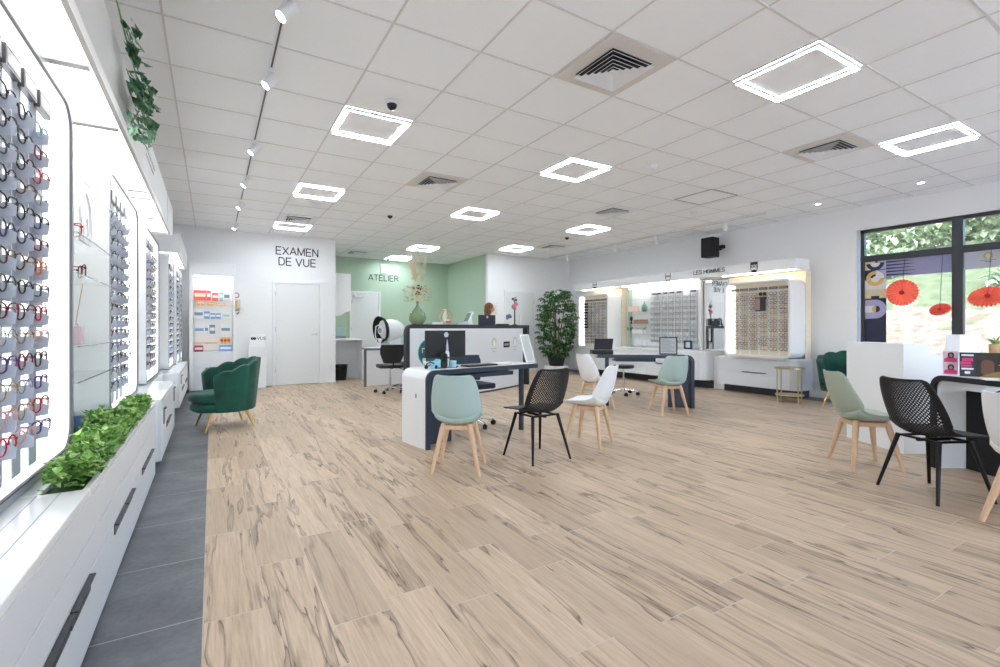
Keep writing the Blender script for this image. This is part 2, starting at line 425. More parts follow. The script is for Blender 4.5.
b = MB(); b.box(XR-.012, XR, 3.41, YB, 0, .07); struct(b.build('baseboard_right', white_lac))
b = MB(); b.box(1.0, 1.03, YB-.001, YB, 0, .0); 
b = MB(); b.box(-.95, .95, YB-.012, YB, 0, .06); b.box(2.05, RX0, YB-.012, YB, 0, .06); b.box(RX1, 6.3, YB-.012, YB, 0, .06); b.box(7.4, XR, YB-.012, YB, 0, .06); struct(b.build('baseboard_back', white_lac))

# doors
def door(nm, x0, x1, y, z1, hx, closer=False):
    r = bpy.data.objects.new(nm, None); COL.objects.link(r); r['kind'] = 'structure'
    m = MB(); fw = .055
    m.box(x0-fw, x0, y-.03, y, 0, z1+fw); m.box(x1, x1+fw, y-.03, y, 0, z1+fw); m.box(x0, x1, y-.03, y, z1, z1+fw)
    m.build('door_frame', white_lac, r, bevel=.004)
    m = MB(); m.box(x0+.004, x1-.004, y-.02, y, .008, z1-.004); leaf = m.build('door_leaf', mat('door white', hexc('e6e8ea'), .4), r, bevel=.003)
    m = MB(); m.cone((hx, y-.03, 1.0), (hx, y-.02, 1.0), .024, n=16)
    m.tube([(hx, y-.028, 1.0), (hx, y-.06, 1.0), (hx+(.11 if hx < (x0+x1)/2 else -.11), y-.06, 1.0)], .008)
    m.build('door_handle', steel, r)
    m = MB()
    for z in (.25, 1.05, 1.75): m.cone((x0-.002 if hx > (x0+x1)/2 else x1+.002, y-.036, z), (x0-.002 if hx > (x0+x1)/2 else x1+.002, y-.036, z+.09), .008, n=8)
    m.build('hinge', steel, r)
    if closer:
        m = MB(); m.box(x0+.06, x0+.30, y-.08, y-.02, z1-.1, z1-.04); m.tube([(x0+.1, y-.05, z1-.04), (x0+.35, y-.09, z1-.02), (x0+.5, y-.03, z1+.01)], .006, 6)
        m.build('door_closer', steel, r)
    return r
door('door_1', 1.085, 1.905, YB, 2.0, 1.85)
door('door_2', 3.14, 3.85, RY, 2.03, 3.79, True)
door('door_3', 6.43, 7.26, YB, 2.03, 6.5)

# wall lettering
def sign(name, label, lines, size, y, x, z, sx=1):
    t = thing(name, label, 'sign', (x, y, z))
    for k, (s, dx) in enumerate(lines):
        stroke_text(s, size, grey_txt, (dx, 0, -k*size*1.45), 0, t)
    return t
sign('wall_lettering', 'black EXAMEN DE VUE lettering on the white wall above the door', (('EXAMEN', 0), ('DE VUE', 0)), .145, YB-.006, 1.487, 2.575, 1.07)
sign('wall_lettering', 'black ATELIER lettering on the sage green wall', (('ATELIER', 0),), .15, RY-.006, 4.0, 2.39, 1.12)

# ------------------------------------------------------------------ ceiling fittings
def cell(i, j): return OX+TS*(i+.5), OY+TS*(j+.5)
names = {(4,-2):'second row nearest the camera, centre', }
LAMPS = [(0, 2, 'nearest LED line frame light on the left, beside a dome camera'), (0, 6, 'LED line frame light between the nearest left one and the vision test door'),
 (0, 10, 'LED line frame light just above the vision test lettering'), (4, 10, None),
 (4, 2, 'LED line frame light in the centre of the ceiling'), (4, 6, 'LED line frame light behind the central one, over the reception counter front'),
 (4, -2, 'largest LED line frame light, near the top right'), (8, 10, 'LED line frame light nearest the far right corner'), (8, 6, 'LED line frame light in front of the middle eyewear wall'),
 (8, -2, 'LED line frame light closest to the big window'), (5, 12, 'LED line frame light at the mouth of the green alcove'), (5, 15, 'LED line frame light nearest the green back wall'), (8, 2, None), (0, -2, None)]
lamp0 = None
for (ci, cj, lb) in LAMPS:
    if lb is None: continue
    x, y = cell(ci, cj)
    if cj == 12: x, y = cell(4.9, 11.75)
    if cj == 15: x, y = cell(4.95, 14.6)
    lab = 'square ' + lb
    if lamp0 is None:
        lamp0 = thing('ceiling_light', lab, 'ceiling light', (x, y, CZ), 0, 'square LED frame lights in the ceiling')
        s = .285; m = MB(); m.ring(rrect(-s, s, -s, s, .004, 1), rrect(-s+.006, s-.006, -s+.006, s-.006, .002, 1), 'z', -.028, -.0045); m.ring(rrect(-.258, .258, -.258, .258, .002, 1), rrect(-.252, .252, -.252, .252, .002, 1), 'z', -.0258, -.0045); lf = P(m, 'light_frame', white_lac, lamp0)
        s -= .011; m = MB(); m.ring(rrect(-s, s, -s, s, .004, 1), rrect(-s+.013, s-.013, -s+.013, s-.013, .002, 1), 'z', -.026, -.006); P(m, 'diffuser', glow_frame, lf)
    else:
        o = copy_tree(lamp0); o.location = (x, y, CZ); o['label'] = lab
# vents
def vent(ci, cj, lb, big=False):
    x, y = cell(ci, cj); t = thing('ceiling_vent', lb, 'vent', (x, y, CZ), 0, 'square air diffusers in the ceiling')
    m = MB(); m.box(-.293, .293, -.293, .293, -.012, -.0048)
    P(m, 'backing_plate', mat('beige metal plate', hexc('dcd8d2'), .6) if big else white_lac, t)
    m = MB(); m.box(-.185, .185, -.185, .185, -.0135, -.012); P(m, 'air_opening', black_pl, t)
    m = MB()
    for k, s in enumerate((.195, .158, .122, .088, .056)):
        o = rrect(-s, s, -s, s, .002, 1); n_ = len(o)
        s2 = s-.022; q = rrect(-s2, s2, -s2, s2, .002, 1)
        vs = [(a, b_, -.036) for a, b_ in o]+[(a, b_, -.018) for a, b_ in q]
        m.add(vs, [(a, (a+1) % n_, n_+(a+1) % n_, n_+a) for a in range(n_)])
    m.box(-.028, .028, -.028, .028, -.036, -.032)
    mm = P(m, 'louvre', white_lac, t); so = mm.modifiers.new('s', 'SOLIDIFY'); so.thickness = .003
    return t
vent(2, -1, 'large beige ceiling air diffuser at the top centre', True)
vent(2, 4, 'beige ceiling air diffuser between the left and middle light frames', True)
vent(7, -1, 'ceiling air diffuser between the two light frames at the right', True)
vent(7, 4, 'ceiling air diffuser just before the light frame facing the middle eyewear wall')
vent(0, 9, 'ceiling air diffuser right before the light frame above the vision test lettering')
vent(9, 9, 'ceiling air diffuser nearest the far right corner')
vent(3, 14, 'ceiling air diffuser inside the green alcove')
def dome(x, y, lb):
    t = thing('dome_camera', lb, 'security camera', (x, y, CZ), 0, 'black dome security cameras')
    m = MB(); m.lathe([(.055, -.004), (.055, -.02), (.045, -.03)], 20); P(m, 'mounting_ring', white_lac, t, smooth='auto')
    m = MB(); m.ball((0, 0, -.03), .042, 16, (1, 1, 1.1)); P(m, 'dome', mat('smoked dome', hexc('15161a'), .1), t, smooth=True)
dome(1.264, 3.688, 'black dome security camera behind the nearest left light frame')
dome(2.487, 7.352, 'black dome security camera above the left end of the reception counter')
dome(6.137, 7.349, 'black dome security camera near the far right light frames')
m = MB(); m.lathe([(.05, -.004), (.05, -.025), (.03, -.045)], 20, (4.297, 3.675, CZ)); tag(m.build('smoke_detector', white_lac, smooth='auto'), 'small round white smoke detector behind the central light frame', 'smoke detector')
m = MB(); m.lathe([(.1, -.0045), (.1, -.012), (.085, -.014)], 24, (1.351, 7.299, CZ)); tag(m.build('ceiling_speaker', white_lac, smooth='auto'), 'round flush ceiling speaker beyond the second left light frame', 'speaker')
m = MB(); m.lathe([(.06, -.0045), (.06, -.02), (.045, -.024)], 20, (6.61, 4.83, CZ)); tag(m.build('ceiling_sensor', white_lac, smooth='auto'), 'small round ceiling sensor near the access panel', 'sensor')
m = MB(); m.ring(rrect(5.70, 6.28, 3.9, 4.49, .01, 2), rrect(5.71, 6.27, 3.91, 4.48, .01, 2), 'z', CZ-.008, CZ-.004); tag(m.build('ceiling_access_panel', mat('dark reveal', hexc('8d8b88'), .6)), 'thin outlined square access panel in the ceiling', 'access panel')
for (x, y, lb) in ((7.743, 3.591, 'small round recessed downlight left of the window'), (7.727, 2.417, 'small round recessed downlight directly in front of the window')):
    t = thing('downlight', lb, 'downlight', (x, y, CZ)); m = MB(); m.lathe([(.045, -.004), (.045, -.012), (.032, -.012)], 20); P(m, 'trim_ring', white_lac, t)
    m = MB(); m.lathe([(.033, -.0121), (.033, -.0135)], 20); P(m, 'diffuser', glow, t)
def track(x, y0, y1, lb):
    t = thing('light_track', lb, 'track rail', (x, y0, CZ), 0, world=True); m = MB()
    m.box(x-.018, x+.018, y0, y1, CZ-.022, CZ-.004); P(m, 'rail', white_lac, t)
    m = MB(); m.box(x-.006, x+.006, y0+.01, y1-.01, CZ-.0228, CZ-.0221); P(m, 'slot', mat('track slot', hexc('55524e'), .5), t)
track(.36, -1, 9.75, 'long white lighting track on the left of the ceiling'); track(7.6, 4.25, 9.8, 'white lighting track parallel to the right wall')
def spot(x, y, lb, aim):
    t = thing('track_spotlight', lb, 'spotlight', (x, y, CZ-.022), 0, 'white cylinder spotlights on the ceiling tracks')
    m = MB(); m.box(-.014, .014, -.03, .03, -.03, -.001); m.cone((0, 0, -.03), (0, 0, -.055), .006, n=8); P(m, 'track_adapter', white_lac, t)
    a = Vector(aim).normalized(); c0 = Vector((0, 0, -.085))
    m = MB(); m.cone(c0-a*.055, c0+a*.055, .034, .036, 20); lb_ = P(m, 'lamp_body', white_lac, t, smooth='auto')
    m = MB(); m.cone(c0+a*.0552, c0+a*.057, .028, .028, 20); P(m, 'lens', glow, lb_)
for (y, lb) in ((2.78, 'first'), (3.62, 'second'), (5.08, 'third'), (6.3, 'fourth'), (7.52, 'fifth'), (9.12, 'sixth')):
    spot(.36, y, 'white track spotlight on the left track, %s from the camera' % lb, (-.75, -.1, -.85))
for (y, lb) in ((4.95, 'first'), (6.4, 'second'), (7.5, 'third'), (9.1, 'fourth')):
    spot(7.6, y, 'white track spotlight on the right track, %s from the window' % lb, (.4, .1, -1))
# wall speaker
t = thing('wall_speaker', 'black box loudspeaker high on the right wall', 'speaker', (8.5, 5.55, 2.55), 0, world=True)
m = MB(); m.box(8.08, 8.30, 5.52, 5.76, 2.46, 2.83, ); P(m, 'cabinet', black_pl, t, bevel=.012)
m = MB(); m.box(8.074, 8.08, 5.54, 5.74, 2.48, 2.81); P(m, 'grille', mat('speaker grille', hexc('26272a'), .8), t)
m = MB(); m.box(8.30, 8.5, 5.6, 5.64, 2.62, 2.68); m.lathe([(.05, -.03), (.06, 0), (.05, .03)], 14, (8.38, 5.52, 2.66)); P(m, 'wall_bracket', black_pl, t)

# ------------------------------------------------------------------ eyewear
FCOL = {'black': '17171a', 'tortoiseshell': '5a3a22', 'burgundy': '7a1430', 'navy blue': '22305e', 'purple': '5b3a86', 'clear pink': 'd9a8a8', 'gunmetal': '5d6168',
        'orange': 'e0682c', 'red': 'c21f3a', 'gold wire': 'b08d4f', 'light blue': '8aa6bf', 'dark green': '25463a', 'silver wire': '9a9ea3', 'brown': '4b3226'}
SHAPES = {'round': (1, 1, 2.0), 'oval': (1.1, .84, 2.0), 'rectangular': (1.12, .8, 4.0), 'square': (1.05, .98, 3.2), 'cat-eye': (1.1, .9, 2.6)}
GC = {}
def gmat(c): return mat(c+' spectacle frame', hexc(FCOL[c]), .25, .9 if ('wire' in c or c == 'gunmetal') else 0)
def rim_pts(cx, shape, n=14):
    a, b, e = SHAPES[shape]; out = []
    for k in range(n):
        t = 2*PI*k/n; c_, s_ = math.cos(t), math.sin(t)
        x = math.copysign(abs(c_)**(2/e), c_)*.0265*a; z = math.copysign(abs(s_)**(2/e), s_)*.0255*b
        if shape == 'cat-eye': z += .005*max(0, math.copysign(1, cx)*x/.026) if z > 0 else 0
        out.append((cx+x, 0, z))
    return out
def glasses_parts(shape, color, sunny=False, lod=0):
    key = (shape, color, sunny, lod)
    if key in GC: return GC[key]
    n = 14 if lod == 0 else 10; rr = .0026 if 'wire' not in color else .0015
    if lod: rr *= 1.15
    k = 5 if lod == 0 else 4; D = {}
    fr = MB()
    for cx in (-.033, .033): fr.tube(rim_pts(cx, shape, n), rr, k, closed=True)
    fr.tube([(-.0085, 0, .006), (0, .003, .009), (.0085, 0, .006)], rr, k)
    for s in (-1, 1): fr.box(min(s*.058, s*.067), max(s*.058, s*.067), -.006, .002, .006, .014)
    tm = {}
    for s in (-1, 1):
        t_ = MB(); t_.tube([(s*.066, -.003, .010), (s*.066, -.07, .012), (s*.065, -.105, .008), (s*.063, -.13, -.014)], rr*.85, k); tm[s] = t_
    ln = {}
    for cx in (-.033, .033):
        l = MB(); p = rim_pts(cx, shape, n); l.prism([(a, c_) for a, _, c_ in p], 'y', -.0008, .0008); ln[cx] = l
    m0 = gmat(color); lm = sun_lens if sunny else lens_m
    if lod == 0:
        D = {'frame': fr.mesh('frame', m0), 'temple': [tm[s].mesh('temple', m0) for s in (-1, 1)], 'lens': [ln[c_].mesh('lens', lm) for c_ in (-.033, .033)]}
    else:
        for s in (-1, 1): fr.add(tm[s].v, tm[s].f)
        fr.k = 1
        for c_ in (-.033, .033): fr.add(ln[c_].v, ln[c_].f)
        D = {'all': fr.mesh('eyeglasses', [m0, lm])}
    for v in D.values():
        for q in (v if isinstance(v, list) else [v]): q.polygons.foreach_set('use_smooth', [True]*len(q.polygons))
    GC[key] = D; return D
NORD = ['top', 'second', 'third', 'fourth', 'fifth', 'sixth', 'seventh', 'eighth', 'ninth', 'tenth', 'eleventh', 'twelfth', 'thirteenth', 'fourteenth', 'fifteenth', 'sixteenth']
def put_glasses(M4, shape, color, label, group, lod, sunny=False, sc_=1.1):
    D = glasses_parts(shape, color, sunny, lod)
    if lod == 0:
        r = bpy.data.objects.new('eyeglasses', None); r.empty_display_size = .03; COL.objects.link(r)
        for nm in ('frame', 'temple', 'lens'):
            v = D[nm]
            for q in (v if isinstance(v, list) else [v]):
                o = bpy.data.objects.new(nm, q); COL.objects.link(o); o.parent = r
    else:
        r = bpy.data.objects.new('eyeglasses', D['all']); COL.objects.link(r)
    r.matrix_world = M4 @ Matrix.Scale(sc_, 4)
    return tag(r, label, 'sunglasses' if sunny else 'eyeglasses', group)
STUFF = MB(); STUFF_M = []
def stuff_glasses(M4, shape, color, sunny=False, sc_=1.1):
    D = glasses_parts(shape, color, sunny, 1)['all']; T = M4 @ Matrix.Scale(sc_, 4)
    idx = []
    for mm in D.materials:
        if mm not in STUFF_M: STUFF_M.append(mm)
        idx.append(STUFF_M.index(mm))
    b = len(STUFF.v); STUFF.v += [tuple(T @ v.co) for v in D.vertices]
    for p in D.polygons: STUFF.f.append(tuple(b+q for q in p.vertices)); STUFF.mi.append(idx[p.material_index])

def panel(label, loc, facing, W, H, D, rec, style, brand=3, strips=None, rows=14, z0=.14, z1=None, r=.1, gx=None, thick=.03, plate_z=None):
    """lit display: local x across, +y outward, z up from its bottom edge"""
    rz = -PI/2 if facing == '+x' else PI/2
    t = thing('eyewear_display', label, 'display panel', loc, rz, 'lit eyewear display panels')
    a = W/2; out = rrect(-a, a, 0, H, r, 8); inn = rrect(-a+thick, a-thick, thick, H-thick, r-thick*.6, 8)
    m = MB(); m.ring(out, inn, 'y', -D, 0); m.prism(rrect(-a+.002, a-.002, .002, H-.002, r, 8), 'y', -D, -D+.01)
    P(m, 'housing', white_lac, t, smooth='auto')
    if style != 'beige':
        m = MB(); m.ring(out, inn, 'y', 0, .003); P(m, 'bezel', mat('silver bezel', hexc('9fa3ab'), .35, .3), t, smooth='auto')
    q1 = rrect(-a+thick-.004, a-thick+.004, thick-.004, H-thick+.004, r-thick*.6+.004, 8); m = MB(); m.ring(q1, rrect(-a+thick+.002, a-thick-.002, thick+.002, H-thick-.002, r-thick*.6, 8), 'y', -.006, .0035); P(m, 'gap_ring', mat('painted shadow gap', hexc('4e5158'), .5) if style != 'beige' else white_lac, t)  # dark colour paints a shadow gap inside the bezel; plain white on beige displays
    m = MB(); m.prism(rrect(-a+thick, a-thick, thick, H-thick, r-thick*.6, 8), 'y', -rec-.01, -rec)
    P(m, 'light_panel', glow_soft if style != 'beige' else cork, t)
    if style == 'beige':
        for s in (1,):
            m = MB(); x0, x1 = sorted((s*(a-thick), s*(a-thick-.13))); m.prism(rrect(x0, x1, thick+.02, H-thick-.02, .03, 4), 'y', -rec, -rec+.006); P(m, 'light_strip', glow_soft, t)
    z1 = z1 or H-.22
    xs = gx; dz = (z1-z0)/(rows-1); sw = abs(xs[1]-xs[0])
    for q, x in enumerate(xs):
        m = MB(); y0 = -rec+.018
        if style == 'strip':
            m.box(x+.0, x+sw*.5, y0, y0+.004, .05, z1+.13)
            for k in range(rows):
                z = z0+dz*k; m.box(x-sw*.46, x+sw*.05, y0, y0+.004, z-.040, z+.004)
                m.prism([(y0+.004, z-.036), (y0+.047, z-.030), (y0+.050, z+.004), (y0+.030, z+.014), (y0+.004, z+.014)], 'x', x+sw*.25-.002, x+sw*.25+.002)
            P(m, 'display_strip', strip_grey, t)
        else:
            wv = white_lac if style == 'beige' else strip_grey
            m.box(x-sw*.5-.011, x-sw*.5+.011, y0-.012, y0-.004, z0-.12, z1+.06)
            m.build('display_strip', wv, t, world=False)
            m = MB()
            for k in range(rows):
                z = z0+dz*k; m.box(x-sw*.42, x+sw*.42, y0-.01, y0+.003, z-.018, z-.012)
            m.box(x-.003, x+.003, y0-.012, y0-.009, z0-.02, z1)
            P(m, 'display_rail', mat('smoked rail', hexc('9b8f80'), .4) if style == 'beige' else mat('grey rail', hexc('a4a6a8'), .4), t)
    pz = plate_z or H-.12
    for x in xs[:brand] if brand else []:
        ph = .033 if style == 'strip' else .02; x = x-(sw*.2 if style == 'strip' else 0); p = MB(); p.box(x-sw*.40, x+sw*.40, -rec+.02, -rec+.04, pz-ph, pz+ph); pl = P(p, 'brand_plate', mat('smoked brand plate', hexc('4a4b4e'), .3), t)
        p = MB(); p.box(x-sw*.34, x+sw*.34, -rec+.04, -rec+.041, pz-ph*.7, pz+ph*.7); P(p, 'plate_face', mat('pale plate face', hexc('b4b7bd') if style == 'strip' else hexc('8a8a8a'), .3) if style == 'strip' else mat('grey plate face', hexc('8f8c88'), .3), pl)
    M0 = Matrix.Translation(loc) @ Matrix.Rotation(rz, 4, 'Z')
    pts = [(q, k, M0 @ Matrix.Translation((x+(sw*.25 if style == 'strip' else 0), -rec+.045, z1-dz*k+.012))) for q, x in enumerate(xs) for k in range(rows)]
    return t, pts
def pick(i): 
    return random.choice(list(SHAPES)), random.choice(['black', 'black', 'tortoiseshell', 'burgundy', 'navy blue', 'purple', 'gunmetal', 'gold wire', 'silver wire', 'brown', 'light blue', 'dark green'])
COLN = ['first', 'second', 'third', 'fourth', 'fifth', 'sixth', 'seventh']

# ---- left wall: three big panels seen at a grazing angle. local +x is world -y
# panel 1  world y 1.0 .. 2.81
cols = [-(y-2.145) for y in (2.41, 2.24, 2.07, 1.90)]
t, pts = panel('tallest lit white eyewear display at the left edge, first on the left wall', (-.55, 2.145, .565), '+x', 1.33, 1.57, .38, .05, 'strip', 4, rows=14, gx=cols, z0=.175, z1=1.275, r=.12, plate_z=1.42)
c1 = {0: ['light blue', 'burgundy', 'red', 'silver wire', 'navy blue', 'burgundy', 'orange', 'gunmetal', 'red', 'clear pink', 'brown', 'purple', 'red', 'purple'],
      1: ['black', 'black', 'black', 'tortoiseshell', 'black', 'navy blue', 'tortoiseshell', 'black', 'brown', 'gold wire', 'burgundy', 'silver wire', 'gold wire', 'clear pink'],
      2: ['black', 'black', 'gunmetal', 'black', 'black', 'navy blue', 'tortoiseshell', 'dark green', 'burgundy', 'silver wire', 'purple', 'gold wire', 'clear pink', 'red'],
      3: ['black']*5+['brown']*5+['navy blue']*4}
for q, k, M4 in pts:
    sh = ['square', 'round', 'oval', 'rectangular', 'cat-eye', 'round'][(q*5+k*3) % 6]; cc = c1[q][k]
    put_glasses(M4 @ Matrix.Rotation(-rnd(.0, .2), 4, 'Z'), sh, cc, '%s %s eyeglasses, %s row down, %s column from the right, nearest left display' % (cc, sh, NORD[k], COLN[q]), 'eyeglasses on the nearest left display', 0, sc_=1.05)
# panel 2
cols = [-(y-4.365) for y in (4.40, 4.23, 4.06, 3.89)]
t, pts = panel('narrow lit eyewear display beyond the glass shelves, second on the left wall', (-.55, 4.365, .565), '+x', 1.33, 1.57, .38, .05, 'strip', 4, rows=14, gx=cols, z0=.175, z1=1.275, r=.12, plate_z=1.42, thick=.03)
for q, k, M4 in pts:
    sh, cc = pick(0)
    cc = random.choice([cc, 'gunmetal', 'silver wire', 'black'])
    put_glasses(M4 @ Matrix.Rotation(-rnd(.1, .4), 4, 'Z'), sh, cc, '%s %s eyeglasses, %s row down, %s column from the right, second left display' % (cc, sh, NORD[k], COLN[q]), 'eyeglasses on the second left display', 1, sc_=1.0)
# panel 3
cols = [-(y-6.25) for y in (6.28, 6.11, 5.94, 5.77)]
t, pts = panel('lit eyewear display above the cream worktop step, third on the left wall', (-.55, 6.25, .565), '+x', 1.33, 1.57, .38, .05, 'strip', 4, rows=14, gx=cols, z0=.175, z1=1.275, r=.12, plate_z=1.42, thick=.03)
for q, k, M4 in pts:
    sh, cc = pick(0)
    put_glasses(M4 @ Matrix.Rotation(-.4, 4, 'Z'), sh, cc, '%s %s eyeglasses, %s row down, %s column from the right, third left display' % (cc, sh, NORD[k], COLN[q]), 'eyeglasses on the third left display', 1, sc_=1.1)
for (yc, W, xf, lb) in ((8.08, 1.0, -.5, 'lit eyewear display, fourth on the left wall, above the far floating cabinet'), (9.05, .8, -.47, 'lit eyewear display nearest the back wall, fifth on the left wall')):
    cols = [.17, 0, -.17]
    t, pts = panel(lb, (xf, yc, .565), '+x', W, 1.57, .35, .04, 'strip', 3, rows=14, gx=cols, z0=.175, z1=1.275, r=.1, plate_z=1.42, thick=.02)
    for q, k, M4 in pts:
        sh, cc = pick(0); stuff_glasses(M4, sh, cc)

# ---- left wall cabinets
def cab_left(label, y0, y1, z0, z1, xf, splits, handles, recess=None, seams=()):
    t = thing('base_cabinet' if z0 < .03 else 'wall_mounted_cabinet', label, 'cabinet', (XL, y0, 0), 0, 'white drawer cabinets along the left wall', world=True)
    m = MB(); m.box(XL+.002, xf-.02, y0, y1, z0, z1-.03); P(m, 'body', white_lac, t); fronts = []; nb = len(seams)+1
    for (zz0, zz1) in splits:
        ys = [y0]+list(seams)+[y1]
        for a, b_ in zip(ys[:-1], ys[1:]):
            m = MB(); m.box(xf-.02, xf, a+.002, b_-.002, zz0+.0015, zz1-.0015); fronts.append(P(m, 'drawer_front', white_front, t, bevel=.002))
    m = MB()
    if recess:
        a, b_ = recess
        m.box(XL+.002, xf+.001, y0, a, z1-.03, z1); m.box(XL+.002, xf+.001, b_, y1, z1-.03, z1); m.box(XL+.002, -.5, a, b_, z1-.03, z1); m.box(-.39, xf+.001, a, b_, z1-.03, z1)
    else: m.box(XL+.002, xf+.001, y0, y1, z1-.03, z1)
    P(m, 'top', white_gloss, t, bevel=.004)
    if recess:
        for gx_ in (-.445, -.505): m = MB(); m.box(gx_-.0015, gx_+.0015, y0, recess[0]-.01, z1, z1+.0006); P(m, 'groove', mat('groove grey', hexc('a7abb2'), .6), t)
    for (a, b_, za, zb) in handles:
        m = MB(); m.box(xf, xf+.004, a, b_, za, zb); m.box(xf+.004, xf+.018, a, b_, zb-.006, zb); P(m, 'handle', handle_m, fronts[min(nb-1, sum(1 for q in seams if q < (a+b_)/2))])
    return t
cab_left('long white drawer cabinet with a planter trough, nearest on the left wall', -1.2, 4.35, .015, .56, -.37, ((.015, .26), (.262, .385), (.387, .53)),
   ((1.35, 1.845, .205, .262), (1.86, 2.12, .205, .262), (2.6, 2.87, .215, .262), (2.885, 3.14, .215, .262), (3.55, 3.82, .22, .262), (3.835, 4.1, .22, .262)), (2.12, 4.15), (.0, 1.2, 2.43, 3.35))
cab_left('white floating drawer cabinet with a slot handle, second along the left wall', 4.5, 6.05, .07, .56, -.345, ((.07, .3), (.302, .53)), ((5.0, 5.4, .25, .3), (5.9, 6.0, .36, .5), (4.7, 4.8, .33, .46)))
cab_left('white floating drawer cabinet on the left wall, nearest the back wall', 7.05, 9.35, .12, .56, -.35, ((.12, .32), (.322, .53)), ((7.6, 8.0, .27, .32), (8.6, 9.0, .27, .32), (7.4, 7.5, .38, .5)), None, (8.2,))
m = MB(); m.box(XL+.002, -.52, 6.05, 7.05, .3, .56)
tag(m.build('ledge_shelf', white_gloss, bevel=.004), 'recessed white ledge bridging the two far left cabinets', 'ledge')
# niche between panel 1 and 2: glass shelves and side pilaster
for k, (z, lb) in enumerate(((1.832, 'top'), (1.566, 'second'), (1.378, 'third'), (1.037, 'fourth'), (.87, 'lowest'))):
    m = MB(); m.box(-.93, -.535, 2.82, 3.69, z-.006, z); m.k = 1; m.box(-.535, -.5345, 2.82, 3.69, z-.006, z); tag(m.build('glass_shelf', [glass_m, mat('glass edge', hexc('7d8a8c'), .2)]), '%s clear glass shelf in the niche right of the nearest display' % lb, 'shelf', 'glass shelves in the left niche')
m = MB(); m.box(XL+.002, -.935, 2.815, 3.695, .56, 2.12); tag(m.build('niche_back_panel', white_lac), 'plain white back panel behind the left glass shelves', 'panel')
# niche contents
put_glasses(Matrix.Translation((-.575, 3.12, 1.41)) @ Matrix.Rotation(-1.2, 4, 'Z'), 'square', 'burgundy', 'burgundy eyeglasses lying alone on the third glass shelf', None, 0, sc_=1.25)
put_glasses(Matrix.Translation((-.60, 3.02, 1.60)) @ Matrix.Rotation(-.8, 4, 'Z'), 'square', 'red', 'red and white eyeglasses on the second glass shelf', None, 0, sc_=1.25)
t = thing('face_sculpture', 'clear glass profile ornament on the second glass shelf', 'ornament', (-.575, 3.2, 1.567))
m = MB(); m.tube([(0, -.12, 0), (0, -.1, .09), (0, -.13, .15), (0, -.06, .25), (0, .02, .27), (0, .1, .2), (0, .12, .06), (0, .09, 0)], .006, 8, closed=True)
m.tube([(0, -.05, 0), (0, -.03, .1), (0, .03, .14), (0, .06, .05), (0, 0, .03)], .004, 6); P(m, 'outline', mat('clear acrylic', (.8, .82, .84), .05, alpha=.7), t, smooth=True)
m = MB(); m.box(-.04, .04, -.13, .13, 0, .006); P(m, 'base_plate', glass_m, t)
t = thing('reed_diffuser', 'pink glass reed diffuser with wooden sticks on the fourth glass shelf', 'diffuser', (-.595, 3.05, 1.038))
m = MB(); m.box(-.04, .04, -.035, .035, 0, .09); P(m, 'bottle', mat('pink glass', hexc('ecd3da'), .1, alpha=.7), t, bevel=.006)
m = MB(); m.lathe([(.018, .09), (.018, .105)], 12); P(m, 'collar', steel, t)
for k in range(6):
    m = MB(); a = rnd(0, 2*PI); m.cone((0, 0, .04), (.05*math.cos(a), .06*math.sin(a), .3), .0022, n=6); P(m, 'reed', mat('reed tan', hexc('c9a77c'), .7), t)
m = MB(); m.box(-.66, -.56, 3.0, 3.02, .561, .69); o = m.build('gift_box', mat('blue card', hexc('47608f'), .5)); 
t = thing('picture_card', 'small printed card with a dark-haired figure standing in the planter corner', 'card', (-.6, 2.98, .56)); o.parent = t; o.name = 'card'; o.location = (.6, -2.98, -.56)
m = MB(); m.lathe([(.0001, 0), (.03, 0), (.03, .004), (.0001, .004)], 16, T=Matrix.Translation((-.01, .014, .09)) @ Matrix.Rotation(PI/2, 4, 'X')); m.box(-.05, .03, .008, .0195, .001, .05)
P(m, 'printed_motif', mat('salmon print', hexc('d98a86'), .5), t)
# planter herbs
t = thing('planter_herbs', 'leafy green artificial plants filling the trough of the left cabinet', 'plant', (-.445, 2.7, .54), 0, world=True)
m = MB(); m.box(-.5, -.39, 2.12, 4.15, .531, .545); P(m, 'moss_bed', noisy('moss', hexc('1c3a17'), hexc('33591f'), 40), t)
for nm, mt, cnt in (('foliage', leaf1, 2300), ('bright_foliage', leaf2, 1300)):
    m = MB()
    for k in range(cnt):
        y = rnd(2.13, 4.1); x = rnd(-.6 if 2.86 < y < 3.64 else -.5, -.375); h = .03+.05*abs(math.sin(y*5.3)*math.cos(y*11+x*20))+.035; z = .55+rnd(0, 1)**.5*h
        d = Vector((rnd(-1, 1), rnd(-1, 1), rnd(-.1, .9)))
        m.leaf((x, y, z), d, (0, 0, 1), rnd(.024, .044), rnd(.020, .036), rnd(-.2, .5))
    P(m, nm, mt, t)
